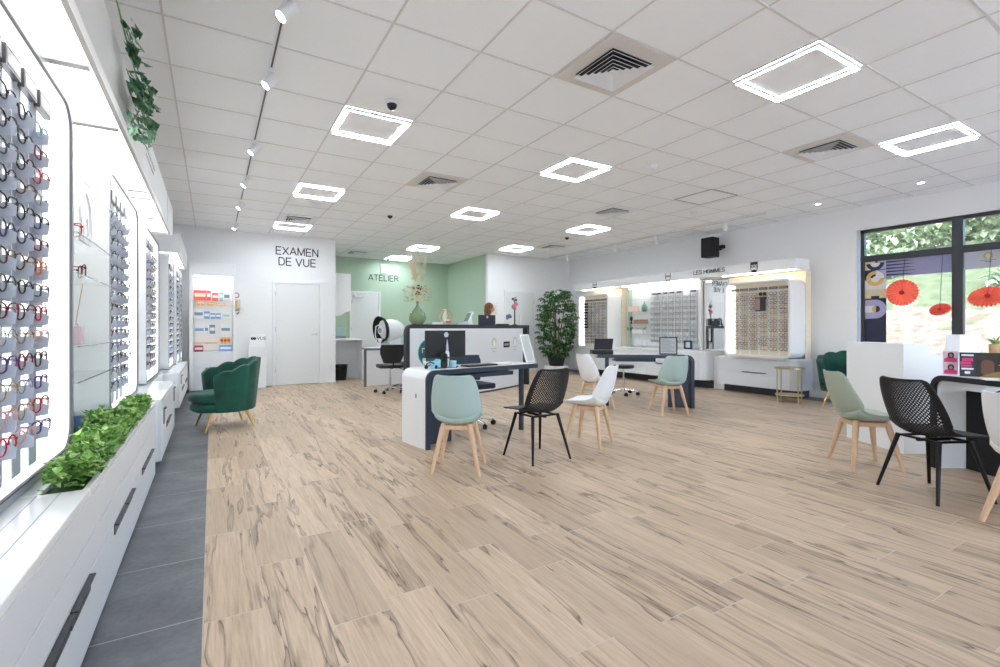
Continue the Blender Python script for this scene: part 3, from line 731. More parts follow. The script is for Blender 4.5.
# ---- left canopy with backlit soffit
def canopy(label, y0, y1, zb, zt, xf, bars, join=()):
    t = thing('light_canopy', label, 'canopy', (XL, y0, zb), 0, 'lit canopies over the left displays', world=True)
    m = MB(); m.box(xf-.02, xf, y0, y1, zb, zt); m.box(XL+.002, xf-.02, y0, y0+.02, zb, zt); m.box(XL+.002, xf-.02, y1-.02, y1, zb, zt); m.box(XL+.002, xf-.02, y0+.02, y1-.02, zt-.02, zt)
    P(m, 'fascia', white_lac, t, bevel=.002)
    m = MB(); m.box(xf-.04, xf-.02, y0+.02, y1-.02, zb+.004, zb+.02)
    for b_ in bars: m.box(XL+.002, xf-.05, b_-.022, b_+.022, zb+.004, zb+.02)
    P(m, 'soffit_frame', mat('grey soffit frame', hexc('b9b6b3'), .5), t)
    ys = list(bars)
    for a, b_ in zip(ys[:-1], ys[1:]):
        m = MB(); m.box(XL+.01, xf-.041, a+.024, b_-.024, zb+.012, zb+.02); P(m, 'light_panel', glow_canopy, t)
    for q in join:
        m = MB(); m.box(xf, xf+.002, q-.004, q+.004, zb, zt); P(m, 'joint', mat('joint grey', hexc('999999'), .5), t)
    return t
canopy('long white canopy with backlit underside over the near left displays', -1.2, 6.2, 2.14, 2.42, -.37, (-1.15, 0.2, 1.1, 1.8, 2.4, 3.07, 4.37, 4.6, 5.4, 6.14), (5.45,))
canopy('shorter white canopy with backlit underside near the back wall', 7.6, 9.75, 2.14, 2.40, -.37, (7.66, 8.6, 9.68))
m = MB()
def signtxt(s, size, x, y, z, rot, lb):
    t = thing('wall_lettering', lb, 'sign', (x, y, z)); text(s, size, mat('grey lettering', hexc('8d8f92'), .5), (0, 0, 0), rot, 'lettering', t, .001, 'CENTER'); return t
t = thing('fascia_print', 'faint grey two-line decoration on the left canopy fascia', 'print', (-.37, 4.0, 2.28), 0, world=True)
for zz, n_ in ((2.30, 12), (2.25, 9)):
    m = MB(); m.tube([(-.3695, 4.0+(k-n_)*.0275, zz+.014*(1 if k % 2 else -1)) for k in range(2*n_)], .0016, 4)
    P(m, 'ornament_line', mat('faint grey print', hexc('a2a4a6'), .6), t)
# ivy hanging
t = thing('hanging_ivy', 'trailing ivy garland hanging over the left canopy edge', 'plant', (-.36, 2.6, 2.42), 0, world=True)
path = [(-.42, 1.7, 2.47), (-.37, 2.2, 2.5), (-.345, 2.5, 2.49), (-.34, 2.68, 2.45), (-.33, 2.9, 2.40), (-.325, 3.08, 2.36), (-.325, 3.0, 2.24), (-.34, 2.86, 2.12)]
m = MB(); m.tube(path, .0035, 6); P(m, 'stem', mat('ivy stem', hexc('7fa56a'), .6), t)
m = MB()
for (cx, cy, cz, R, n_) in ((-.33, 2.66, 2.45, .06, 18), (-.32, 3.1, 2.36, .10, 30), (-.325, 2.95, 2.2, .11, 34), (-.34, 2.82, 2.10, .05, 7), (-.33, 2.80, 2.31, .09, 22)):
    for k in range(n_):
        p = Vector((cx+rnd(-.4, .6)*R*.6, cy+rnd(-1, 1)*R, cz+rnd(-1, 1)*R)); d = Vector((rnd(0, .9), rnd(-1, 1), rnd(-1, .3))); d.normalize()
        L = rnd(.05, .075); sd = d.cross(Vector((1, 0, .3))).normalized(); nn = d.cross(sd)
        pp = [p, p+d*L*.15+sd*L*.45, p+d*L*.45+sd*L*.28, p+d*L*.6+sd*L*.5, p+d*L*1.05, p+d*L*.6-sd*L*.5, p+d*L*.45-sd*L*.28, p+d*L*.15-sd*L*.45]
        pp = [q+nn*(.006 if i_ in (1, 3, 5, 7) else 0) for i_, q in enumerate(pp)]
        m.add([tuple(q) for q in pp], [(0, 1, 2), (2, 3, 4), (4, 5, 6), (6, 7, 0), (0, 2, 4, 6)])
P(m, 'leaves', ivy_m, t)
# mirror strip near back wall
m = MB(); m.box(-.9, -.46, 9.5, 9.52, 0, 2.1); m2 = MB(); m2.box(-.455, -.44, 9.5, 9.74, .35, 2.08)
m2.build('tall_mirror', mirror_m); tag(bpy.data.objects['tall_mirror'], 'narrow tall mirror beside the white product shelving at the back left', 'mirror')
tag(m.build('end_panel', white_lac), 'white end panel closing the last left display', 'panel')

# ---- back-left product shelving
t = thing('display_shelving', 'tall white lit product shelving unit against the back wall', 'shelving unit', (0, YB, 0), 0, world=True)
X0, X1, Y0 = -.34, .37, 9.74
m = MB(); m.box(X0, X0+.06, Y0, YB, .02, 2.28); m.box(X1-.03, X1, Y0, YB, .02, 2.28); m.box(X0+.06, X1-.03, Y0, YB, 2.05, 2.28); m.box(X0+.06, X1-.03, YB-.03, YB, .7, 2.05); m.box(X0+.06, X1-.03, Y0+.01, YB-.03, .02, .7)
P(m, 'body', white_lac, t, bevel=.003)
m = MB(); m.box(X0+.08, X1-.05, Y0+.03, Y0+.06, 2.042, 2.05); P(m, 'light_strip', glow, t)
m = MB(); m.box(X0+.07, X1-.04, YB-.034, YB-.03, .72, 2.03); P(m, 'light_panel', mat('dim backlit', (.9, .9, .9), .5, emit=(1, 1, 1), es=.12), t)
for za, zb in ((.03, .42), (.425, .69)):
    m = MB(); m.box(X0+.062, X1-.032, Y0-.006, Y0+.01, za, zb); P(m, 'drawer', white_front, t, bevel=.002)
m = MB(); m.box(-.1, .12, Y0-.02, Y0-.006, .405, .418); P(m, 'handle', handle_m, t)
SH = (1.60, 1.32, 1.03, .83, .705)
for z in (1.53, 1.29, 1.02, .84): m = MB(); m.box(X0+.06, X1-.03, Y0+.02, YB-.035, z-.008, z); P(m, 'shelf', glass_m, t)
def carton(x, z, w_, h, d, mt, lb, stripe=None, cat='box', nm='product_box', y=None, grp='product boxes on the back shelving'):
    y = Y0+.06 if y is None else y
    o = thing(nm, lb, cat, (x, y, z), 0, grp); m = MB(); m.box(-w_/2, w_/2, 0, d, 0, h); P(m, 'carton', mt, o)
    if stripe:
        m = MB(); m.box(-w_*.42, w_*.42, -.002, 0, h*.35, h*.7); P(m, 'printed_label', stripe, o)
redc = mat('red carton', hexc('d9605f'), .5); orc = mat('amber carton', hexc('eab45c'), .5); blc = mat('blue carton', hexc('7d9fd3'), .5); whc = mat('white carton', hexc('eceff0'), .5)
grc = mat('aqua carton', hexc('a8d0c8'), .5); cream = mat('cream print', hexc('f3e3c8'), .5); wine = mat('wine red carton', hexc('ab2f49'), .5); slate = mat('slate print', hexc('7b8ea8'), .5)
rows_ = [(1.62, [(-.18, .2, .18, redc, cream, 'large red box with cream emblem'), (-.045, .065, .18, redc, whc, 'narrow red box beside the large red box'), (.055, .1, .14, redc, whc, 'short red box on the top shelf'), (.15, .06, .16, grc, whc, 'aqua box on the top shelf'), (.24, .1, .16, whc, slate, 'white box at the right of the top shelf')]),
 (1.531, [(-.2, .05, .085, orc, cream, 'amber bottle box, leftmost on the upper shelf'), (-.14, .05, .085, orc, cream, 'amber bottle box, second on the upper shelf'), (-.02, .1, .06, orc, cream, 'low amber box at the centre of the upper shelf'), (.14, .16, .04, orc, cream, 'flat amber tray at the right of the upper shelf')]),
 (1.291, [(-.2, .15, .16, whc, slate, 'white box with speckled print on the middle shelf'), (-.075, .09, .13, blc, whc, 'blue box, left one on the middle shelf'), (.02, .08, .1, blc, whc, 'blue box, centre one on the middle shelf'), (.105, .08, .1, blc, whc, 'blue box, right one on the middle shelf'), (.23, .12, .11, whc, grc, 'white and green box at the right of the middle shelf')]),
 (1.021, [(-.19, .15, .14, whc, blc, 'white and blue box at the left of the lower shelf'), (-.08, .06, .15, whc, slate, 'slim white box on the lower shelf'), (.01, .09, .16, slate, whc, 'slate grey box on the lower shelf'), (.22, .16, .15, whc, slate, 'wide white box at the right of the lower shelf')]),
 (.841, [(-.18, .2, .03, orc, cream, 'flat amber box, left on the second lowest shelf'), (.0, .16, .03, orc, cream, 'flat amber box, centre of the second lowest shelf'), (.16, .05, .11, orc, wine, 'upright amber box, left of three on the second lowest shelf'), (.215, .05, .11, orc, wine, 'upright amber box, middle of three on the second lowest shelf'), (.27, .05, .11, orc, wine, 'upright amber box, right of three on the second lowest shelf')]),
 (.701, [(-.2, .14, .11, wine, whc, 'wine red box at the bottom of the white shelving'), (.22, .2, .11, blc, whc, 'wide blue box at the bottom right of the white shelving')])]
for z, L in rows_:
    for (x, w_, h, mt, st, lb) in L: carton(x, z, w_, h, .12 if h > .08 else .08, mt, lb, st, y=Y0+(.05 if z != 1.62 else .12))
m = MB(); m.box(X0+.06, X1-.03, Y0+.1, YB-.035, 1.612, 1.62); P(m, 'shelf', glass_m, t)
# small things on the wall right of the shelving
t = thing('wall_sticker', 'round pink and white sticker at the right of the shelving', 'sticker', (.405, YB-.001, 1.74)); m = MB(); m.lathe([(.052, 0), (.052, .003)], 24, T=Matrix.Rotation(PI/2, 4, 'X')); P(m, 'disc', mat('pink red', hexc('c8577a'), .5), t)
m = MB(); m.lathe([(.036, .0031), (.036, .004)], 24, T=Matrix.Rotation(PI/2, 4, 'X')); P(m, 'centre', white, t)
t = thing('hanging_accessories', 'clip rack of black and yellow spectacle cords beside the shelving', 'accessory rack', (.42, YB-.001, 1.38)); m = MB(); m.box(-.03, .05, -.03, 0, .12, .28); P(m, 'card', mat('pale card', hexc('d8d6c8'), .6), t)
m = MB(); m.box(-.03, .0, -.035, -.03, .14, .26); P(m, 'yellow_print', orc, t)
m = MB(); m.tube([(-.04, -.02, .08), (.03, -.03, .08)], .008, 6); m.tube([(-.01, -.02, .0), (.03, -.03, .045)], .01, 6); P(m, 'black_clips', black_pl, t)
# brochure stand
t = thing('display_stand', 'white floor stand with a header card left of the vision test door', 'stand', (.74, 9.85, 0), 0, world=True)
m = MB(); m.box(.60, .89, 9.8, 9.92, 0, .8); P(m, 'body', white_lac, t, bevel=.004)
m = MB(); m.box(.61, .88, 9.86, 9.88, .8, 1.0); hd = P(m, 'header_card', white, t, bevel=.01)
text('VUE', .085, mat('navy letter', hexc('39405e'), .5), (.74, 9.857, .9), (PI/2, 0, 0), 'lettering', t, .001, 'LEFT')
m = MB(); 
for cx in (.66, .70): m.lathe([(.027, 0), (.027, .003), (.019, .003), (.019, 0)], 18, T=Matrix.Translation((cx, 9.86, .925)) @ Matrix.Rotation(PI/2, 4, 'X'))
P(m, 'ring_emblem', mat('navy letter', hexc('39405e'), .5), t)
m = MB(); m.box(.62, .87, 9.79, 9.8, .58, .77); m.box(.63, .645, 9.785, 9.79, .62, .71); m.box(.845, .86, 9.785, 9.79, .62, .71); P(m, 'drawer_front', white_front, t)

# ================================================================== right wall
MX = 8.32   # front face of the wall cladding and mirrors
t = thing('header_unit', 'long white header fascia and wall cladding of the right-hand eyewear wall', 'wall unit', (XR, 6.4, 0), 0, world=True)
m = MB(); m.box(7.95, 8.36, 4.0, 9.25, 2.06, 2.23); m.box(8.36, XR-.001, 4.12, 9.25, 2.06, 2.23); P(m, 'header_fascia', white_lac, t, bevel=.003)
m = MB(); m.box(8.36, XR-.001, 4.12, 9.25, .05, 2.06); P(m, 'back_panel', white_lac, t)
m = MB()
for (a, b_) in ((4.06, 5.28), (5.9, 7.7), (7.95, 9.0)): m.box(8.02, 8.05, a, b_, 2.05, 2.06)
P(m, 'light_strip', glow_warm, t)
for (a, b_, lb) in ((5.36, 5.86, 'tall mirror beside the beige display, reflecting the vision test wall'), (7.72, 8.02, 'narrow mirror left of the middle glass shelves')):
    m = MB(); m.box(MX, MX+.035, a, b_, .3, 2.04); tag(m.build('wall_mirror', mirror_m), lb, 'mirror')
# header lettering & faces
t = thing('wall_lettering', 'black LES HOMMES lettering on the right header fascia', 'sign', (7.946, 5.5, 2.10))
stroke_text('LES HOMMES', .072, grey_txt, (0, 0, .035), -PI/2, t)
def face(y, lb, k):
    t = thing('face_emblem', lb, 'emblem', (7.948, y, 2.06), -PI/2); t.rotation_euler = (0, 0, -PI/2)
    bk = grey_txt
    m = MB(); m.tube([(-.055, 0, .17), (-.06, 0, .08), (-.04, 0, .02), (0, 0, -.005), (.04, 0, .02), (.06, 0, .08), (.055, 0, .17)], .005, 6); P(m, 'face_outline', bk, t)
    m = MB()
    if k == 0: m.box(-.06, .06, -.004, .004, .13, .18)
    m.ring(rrect(-.05, -.006, .085, .12, .01, 3), rrect(-.043, -.013, .092, .113, .006, 3), 'y', -.004, .004); m.ring(rrect(.006, .05, .085, .12, .01, 3), rrect(.013, .043, .092, .113, .006, 3), 'y', -.004, .004); m.box(-.006, .006, -.004, .004, .105, .11)
    P(m, 'drawn_glasses', bk, t)
    m = MB(); m.prism(rrect(-.035, .035, 0, .05, .02, 4), 'y', -.003, .003) if k != 1 else m.tube([(-.03, 0, .04), (0, 0, .03), (.03, 0, .04)], .004, 5)
    P(m, 'drawn_beard', bk, t)
face(4.66, 'black line drawing of a bearded face over the beige display', 0)
face(6.4, 'black line drawing of a face over the middle eyewear wall', 1)
face(8.5, 'small dark face drawing over the far display', 2)
# beige displays
for (y0, y1, lb) in ((4.08, 5.3, 'near'), (7.98, 8.98, 'far')):
    m = MB(); m.box(8.3, 8.36, y0, y1, .62, 2.05); m.box(8.2, 8.3, y0-.105, y0-.09, .62, 2.05); m.box(8.3, 8.355, y0-.105, y0, .62, 2.05)
    tag(m.build('backing_board', cork), 'beige backing board behind the %s display panel on the right wall' % ('bearded face' if lb == 'near' else 'plant-side'), 'panel')
xs = [y-4.54 for y in (4.12, 4.28, 4.44, 4.60, 4.76, 4.92)]
t, pts = panel('rounded lit display with beige back by the gold side table', (7.78, 4.54, .64), '-x', 1.1, 1.26, .42, .08, 'beige', 6, rows=13, gx=[x for x in xs], z0=.14, z1=1.03, r=.1, plate_z=1.13)
for q, k, M4 in pts:
    sunny = (q == 2 and k in (0, 1)); sh, cc = pick(0); cc = random.choice([cc, 'black', 'brown', 'gold wire', 'tortoiseshell']); cc = 'black' if sunny else cc
    put_glasses(M4, sh, cc, '%s %s %s, %s row down, %s column from right, beige display' % (cc, sh, 'sunglasses' if sunny else 'eyeglasses', NORD[k], COLN[q]), 'eyewear on the near beige display', 1, sunny, sc_=1.0)
m = MB(); m.box(7.83, 7.84, 4.47, 4.62, 1.30, 1.50)
tp = thing('photo_card', 'small portrait advertising card hanging on the beige display', 'card', (7.828, 4.50, 1.42), 0, world=True)
m = MB(); m.box(7.806, 7.812, 4.39, 4.56, 1.40, 1.63); P(m, 'card', mat('dark print', hexc('2a2c3a'), .5), tp)
m = MB(); m.box(7.803, 7.806, 4.48, 4.555, 1.42, 1.61); P(m, 'portrait_print', mat('skin print', hexc('b98a86'), .5), tp)
xs = [y-8.42 for y in (8.03, 8.16, 8.29, 8.42, 8.55, 8.68)]
t, pts = panel('rounded lit display with beige back nearest the tall corner plant', (7.8, 8.42, .64), '-x', 1.02, 1.28, .42, .08, 'beige', 6, rows=14, gx=[x*.98 for x in xs], z0=.14, z1=1.05, r=.1, plate_z=1.14)
for q, k, M4 in pts:
    sh, cc = pick(0); stuff_glasses(M4, sh, cc, q == 5 and k < 9)
# middle eyewear wall
t = thing('display_wall', 'wide white eyewear wall with glass shelves at its left end', 'display wall', (8.3, 6.8, 0), 0, world=True)
m = MB(); m.box(8.30, 8.359, 5.9, 7.68, .74, 2.04); P(m, 'back_panel', mat('pale grey board', hexc('e4e6e8'), .5), t)
m = MB(); m.box(8.22, 8.30, 7.66, 7.70, .7, 2.0); P(m, 'green_side_panel', mat('sage panel', hexc('a9bdaa'), .5), t)
m = MB(); m.box(8.24, 8.30, 5.87, 5.9, .7, 2.06); P(m, 'end_panel', white_lac, t)
m = MB(); m.box(8.01, 8.29, 5.92, 7.64, 2.035, 2.055); P(m, 'light_panel', glow_canopy, t)
yc = [6.06, 6.22, 6.39, 6.56, 6.73, 6.90, 7.03]
for q, y in enumerate(yc):
    m = MB(); m.box(8.285, 8.30, y-.078, y-.070, .80, 1.88); P(m, 'display_strip', mat('grey rail', hexc('a4a6a8'), .4), t)
    m = MB()
    for k in range(9): m.box(8.27, 8.29, y-.07, y+.07, 1.77-.115*k-.03, 1.77-.115*k-.025)
    m.box(8.288, 8.2995, y-.003, y+.003, .82, 1.75)
    P(m, 'display_rail', mat('grey rail', hexc('a4a6a8'), .4), t)
    if q != 1: m = MB(); m.box(8.265, 8.28, y-.055, y+.055, 1.84, 1.875); P(m, 'brand_plate', mat('smoked brand plate', hexc('5a5b5e'), .3), t)
    for k in range(9):
        M4 = Matrix.Translation((8.25, y, 1.77-.115*k)) @ Matrix.Rotation(PI/2, 4, 'Z'); sh, cc = pick(0); cc = random.choice(['black', 'black', 'brown', 'gunmetal', 'navy blue', cc])
        put_glasses(M4, sh, cc, '%s %s eyeglasses, %s row down, %s column from right, middle right wall' % (cc, sh, NORD[k], COLN[q]), 'eyeglasses on the middle right wall', 1, sc_=1.0)
for k, z in enumerate((1.75, 1.48, 1.22, 1.0)):
    m = MB(); m.box(8.08, 8.30, 7.12, 7.65, z-.006, z); tag(m.build('glass_shelf', glass_m), '%s glass shelf left of the middle eyewear wall' % ('top', 'second', 'third', 'lowest')[k], 'shelf', 'glass shelves in the right wall')
def vase(name, lb, loc, r, h, mt, cat='vase'):
    m = MB(); pr = [(.0001, 0), (r*.6, 0), (r*.95, h*.18), (r, h*.36), (r*.8, h*.56), (r*.35, h*.74), (r*.22, h*.84), (r*.22, h*.95), (r*.3, h), (r*.24, h), (r*.17, h*.93), (r*.17, h*.84), (r*.3, h*.72), (r*.75, h*.54), (r*.93, h*.36), (r*.88, h*.2), (.0001, h*.03)]
    m.lathe(pr, 28); o = m.build(name, mt, smooth=True); o.location = loc; return tag(o, lb, cat)
vase('vase', 'small green glass bottle vase on the second right glass shelf', (8.18, 7.2, 1.481), .065, .22, mat('teal glass', hexc('6f9a86'), .1))
m = MB(); m.box(8.12, 8.16, 7.32, 7.6, 1.481, 1.60); tag(m.build('picture_card', mat('pale pink card', hexc('e8c9bd'), .5)), 'pale pink card leaning on the second right glass shelf', 'card')
m = MB(); m.box(8.12, 8.24, 7.15, 7.46, 1.221, 1.31); o = tag(m.build('spectacle_case', noisy('brown box', hexc('7c5a48'), hexc('b59479'), 40)), 'brown patterned case on the third right glass shelf', 'case')
t = thing('bust', 'small black head ornament on the third right glass shelf', 'ornament', (8.16, 7.55, 1.221)); m = MB(); m.lathe([(.03, 0), (.03, .015), (.015, .03), (.018, .08)], 14); m.ball((0, 0, .11), .035, 12, (1, 1, 1.2)); P(m, 'head', black_pl, t, smooth=True)
m = MB()
for k in range(26): m.leaf((rnd(-.02, .02), rnd(-.03, .03), .14), (rnd(-1, 1), rnd(-1, 1), rnd(0, 1)), (0, 0, 1), .035, .014)
P(m, 'foliage', leaf_dark, t)
t = thing('trailing_plant', 'trailing green garland over a white box on the lowest right glass shelf', 'plant', (8.15, 7.4, 1.0), 0, world=True)
m = MB(); m.box(8.12, 8.22, 7.2, 7.5, 1.002, 1.10); P(m, 'white_planter', white_lac, t, bevel=.004)
m = MB()
for k in range(120):
    y = rnd(7.1, 7.66); m.leaf((8.12+rnd(-.03, .05), y, 1.10+rnd(-.01, .05)*abs(math.sin(y*17))), (rnd(-1, 1), rnd(-1, 1), rnd(-.6, .6)), (0, 0, 1), .04, .02)
P(m, 'foliage', leaf_dark, t)
t = thing('wreath', 'small round white and black wreath on the right wall cabinet', 'ornament', (8.12, 7.13, .71)); m = MB()
for k in range(22):
    a = 2*PI*k/22; m.ball((0, .075*math.cos(a), .085+.075*math.sin(a)), .012, 8); 
P(m, 'beads', white_pl, t, smooth=True)
m = MB()
for k in range(11):
    a = 2*PI*k/11+.2; m.ball((-.01, .08*math.cos(a), .085+.08*math.sin(a)), .008, 8)
P(m, 'dark_beads', black_pl, t, smooth=True)
t = thing('framed_display', 'dark blue framed picture standing on the right wall cabinet', 'picture frame', (8.1, 6.05, .71)); m = MB(); m.ring(rrect(-.09, .09, 0, .17, .005, 1), rrect(-.05, .05, .03, .14, .005, 1), 'x', -.01, .01); P(m, 'frame', mat('navy frame', hexc('23304e'), .4), t)
m = MB(); m.box(-.005, .005, -.05, .05, .03, .14); P(m, 'picture', mat('pale print', hexc('cfd3d4'), .5), t)
# base cabinets right
def cab_right(lb, y0, y1, xf, z0, z1, split, hy, rr=.12, seams=()):
    t = thing('base_cabinet', lb, 'cabinet', (XR, y0, 0), 0, 'white base cabinets along the right wall', world=True)
    poly = lambda xf_, rr_: rrect(xf_, 8.352, y0, y1, [rr_, 1e-3, 1e-3, 1e-3], 6)
    m = MB(); m.prism(poly(xf+.004, rr), 'z', z0, z1-.035); P(m, 'body', white_front, t, smooth='auto')
    m = MB(); m.prism(poly(xf-.006, rr), 'z', z1-.033, z1); P(m, 'top', white_gloss, t, smooth='auto')
    ys = [y0+rr]+list(seams)+[y1]; lower = []
    for za, zb in ((z0, split-.002), (split+.002, z1-.04)):
        for a, b_ in zip(ys[:-1], ys[1:]): m = MB(); m.box(xf-.006, xf+.01, a+.002, b_-.002, za, zb); lower.append(P(m, 'drawer_front', white_front, t, bevel=.002))
    for (a, b_) in hy: m = MB(); m.box(xf-.02, xf-.006, a, b_, split-.014, split-.002); P(m, 'handle', handle_m, lower[min(len(lower)-1, sum(1 for q in seams if q < (a+b_)/2))])
    return t
cab_right('white floating drawer cabinet under the beige display, behind the gold table', 3.95, 5.30, 7.93, .13, .63, .38, ((4.45, 4.85),))
cab_right('long white drawer cabinet under the middle eyewear wall', 5.5, 9.15, 7.82, .16, .70, .42, ((6.2, 6.6), (7.4, 7.8), (8.5, 8.8)), .12, (6.85, 8.0))
m = MB(); m.box(8.12, 8.35, 4.0, 9.1, 0, .12); tag(m.build('plinth', mat('dark plinth', hexc('4a4c50'), .6)), 'dark recessed plinth under the right wall cabinets', 'plinth')
m = MB(); m.box(8.1, 8.31, 5.3, 5.5, .0, .6); tag(m.build('filler_unit', white_lac), 'white filler unit between the two right wall cabinets below the mirror', 'cabinet')
# far display on the counter: navy box
# ------------------------------------------------------------------ chairs
def cr(pts, t):
    n = len(pts)-1; x = t*n; i = min(int(x), n-1); u = x-i
    g_ = lambda k: pts[max(0, min(n, k))]
    p0, p1, p2, p3 = g_(i-1), g_(i), g_(i+1), g_(i+2)
    if i == 0: p0 = [2*a-b_ for a, b_ in zip(p1, p2)]
    if i == n-1: p3 = [2*b_-a for a, b_ in zip(p1, p2)]
    return [.5*((2*b_)+(-a+c_)*u+(2*a-5*b_+4*c_-d)*u*u+(-a+3*b_-3*c_+d)*u**3) for a, b_, c_, d in zip(p0, p1, p2, p3)]
# control rows: y, z, halfwidth, edge lift toward sitter, power
TUL = [(.215, .395, .150, .0, 2.5), (.19, .412, .185, .008, 2.5), (.08, .405, .205, .028, 2.5), (-.05, .395, .212, .055, 2.4), (-.14, .405, .218, .088, 2.2), (-.198, .455, .224, .11, 2.0), (-.232, .54, .218, .105, 2.0), (-.253, .63, .198, .085, 2.1), (-.268, .71, .174, .065, 2.2), (-.276, .752, .150, .05, 2.4), (-.279, .766, .118, .035, 2.4)]
BLK = [(a, b_*1.035, c_, d, e) for a, b_, c_, d, e in [(.235, .392, .15, .0, 2.5), (.21, .405, .20, .003, 2.5), (.1, .403, .212, .012, 2.5), (-.04, .392, .215, .035, 2.3), (-.13, .397, .22, .07, 2.0), (-.18, .44, .226, .085, 1.9), (-.205, .52, .224, .075, 1.9), (-.225, .60, .212, .06, 1.9), (-.245, .68, .192, .045, 2.0), (-.258, .735, .168, .034, 2.2), (-.262, .752, .135, .026, 2.2)]]
def surf(ctrl, u, t):
    y, z, w_, l, p = cr(ctrl, t); e = .004
    a = cr(ctrl, max(0, t-e)); b_ = cr(ctrl, min(1, t+e)); ty, tz = b_[0]-a[0], b_[1]-a[1]; L = math.hypot(ty, tz) or 1
    ny, nz = tz/L, -ty/L          # normal toward sitter
    if nz < 0 and abs(nz) > abs(ny): ny, nz = -ny, -nz
    if abs(ny) >= abs(nz) and ny < 0: ny, nz = -ny, -nz
    k = l*abs(u)**p
    return (u*w_*(1-.10*k/.1*abs(u)**4), y+ny*k, z+nz*k)
def snorm(ctrl, u, t):
    e = .01; a = Vector(surf(ctrl, min(1, u+e), t))-Vector(surf(ctrl, max(-1, u-e), t)); b_ = Vector(surf(ctrl, u, min(1, t+e)))-Vector(surf(ctrl, u, max(0, t-e)))
    n_ = a.cross(b_); n_.normalize()
    return n_ if n_.length > .5 else Vector((0, 0, 1))
def shell_mesh(ctrl, nu=24, nt=44, th=-.006, u0=-1, u1=1, t0=0, t1=1, off=0, edge=None):
    Pp, Nn = [], []
    for i in range(nt+1):
        r, q = [], []
        for j in range(nu+1):
            u = u0+(u1-u0)*j/nu; t = t0+(t1-t0)*i/nt; n_ = snorm(ctrl, u*.999, t); p = Vector(surf(ctrl, u, t))
            o_ = off
            if edge: d = min(j/nu, 1-j/nu, i/nt, 1-i/nt)*2; o_ = off*min(1, d/edge)**.5 if d > 0 else .0005
            r.append(tuple(p+n_*o_)); q.append(tuple(n_))
        Pp.append(r); Nn.append(q)
    m = MB(); m.shell(Pp, Nn, th); return m
def wood_legs(t):
    m = MB(); H = .395
    top = [(-.10, .10), (.10, .10), (.10, -.11), (-.10, -.11)]; bot = [(-.185, .175), (.185, .175), (.185, -.175), (-.185, -.175)]
    fr = MB(); fr.box(-.115, .115, .085, .112, .335, .37); fr.box(-.115, .115, -.125, -.098, .335, .37); fr.box(-.115, -.09, -.11, .1, .335, .37); fr.box(.09, .115, -.11, .1, .335, .37)
    fr.box(-.09, .09, -.02, .02, .35, .385)
    P(fr, 'seat_frame', beech, t, bevel=.005)
    for (a, b_), (c_, d) in zip(top, bot):
        m = MB(); n_ = 12; zz = [0, .1, .25, .345, .385]; vs = []; rr_ = [.0125, .015, .019, .021, .017]
        for z, r_ in zip(zz, rr_):
            f_ = z/.385; x = c_+(a-c_)*f_; y = d+(b_-d)*f_
            vs += [(x+r_*math.cos(2*PI*k/n_)*1.1, y+r_*math.sin(2*PI*k/n_)*1.1, z) for k in range(n_)]
        m.add(vs, [tuple(range(n_))[::-1], tuple(range(4*n_, 5*n_))]+[(i*n_+k, i*n_+(k+1) % n_, (i+1)*n_+(k+1) % n_, (i+1)*n_+k) for i in range(4) for k in range(n_)])
        P(m, 'leg', beech, t, smooth='auto')
def tulip(lb, mt, pad, x, y, fx, fy, proto=None):
    rz = math.atan2(-fx, fy)
    t = thing('dining_chair', lb, 'chair', (x, y, 0), rz, 'moulded chairs with wooden legs around the desks')
    m = shell_mesh(TUL); P(m, 'seat_shell', mt, t, smooth=True)
    m = shell_mesh(TUL, 14, 14, -.006, -.86, .86, .05, .46, .022, .25); P(m, 'seat_cushion', pad, t, smooth=True)
    wood_legs(t); return t
tulip('mint tulip chair in front of the left desk, back to the camera', mint_pl, mint_pad, 1.71, 3.37, .60, .80)
tulip('white tulip chair with wooden legs just right of the black mesh-back chair', white_pl, white_pad, 3.19, 3.49, -.46, .89)
tulip('white tulip chair at the left end of the far desk, behind the other white chair', white_pl, white_pad, 4.62, 4.92, 1, -.05)
tulip('mint tulip chair pulled up at the right end of the far desk', mint_pl, mint_pad, 5.22, 4.2, .38, .92)
tulip('sage green tulip chair in front of the white angular counter', sage_pl, sage_pad, 4.62, 1.8, .75, -.66)
tulip('white tulip chair cut off by the right edge of the photo', white_pl, white_pad, 3.955, .70, .87, -.40)
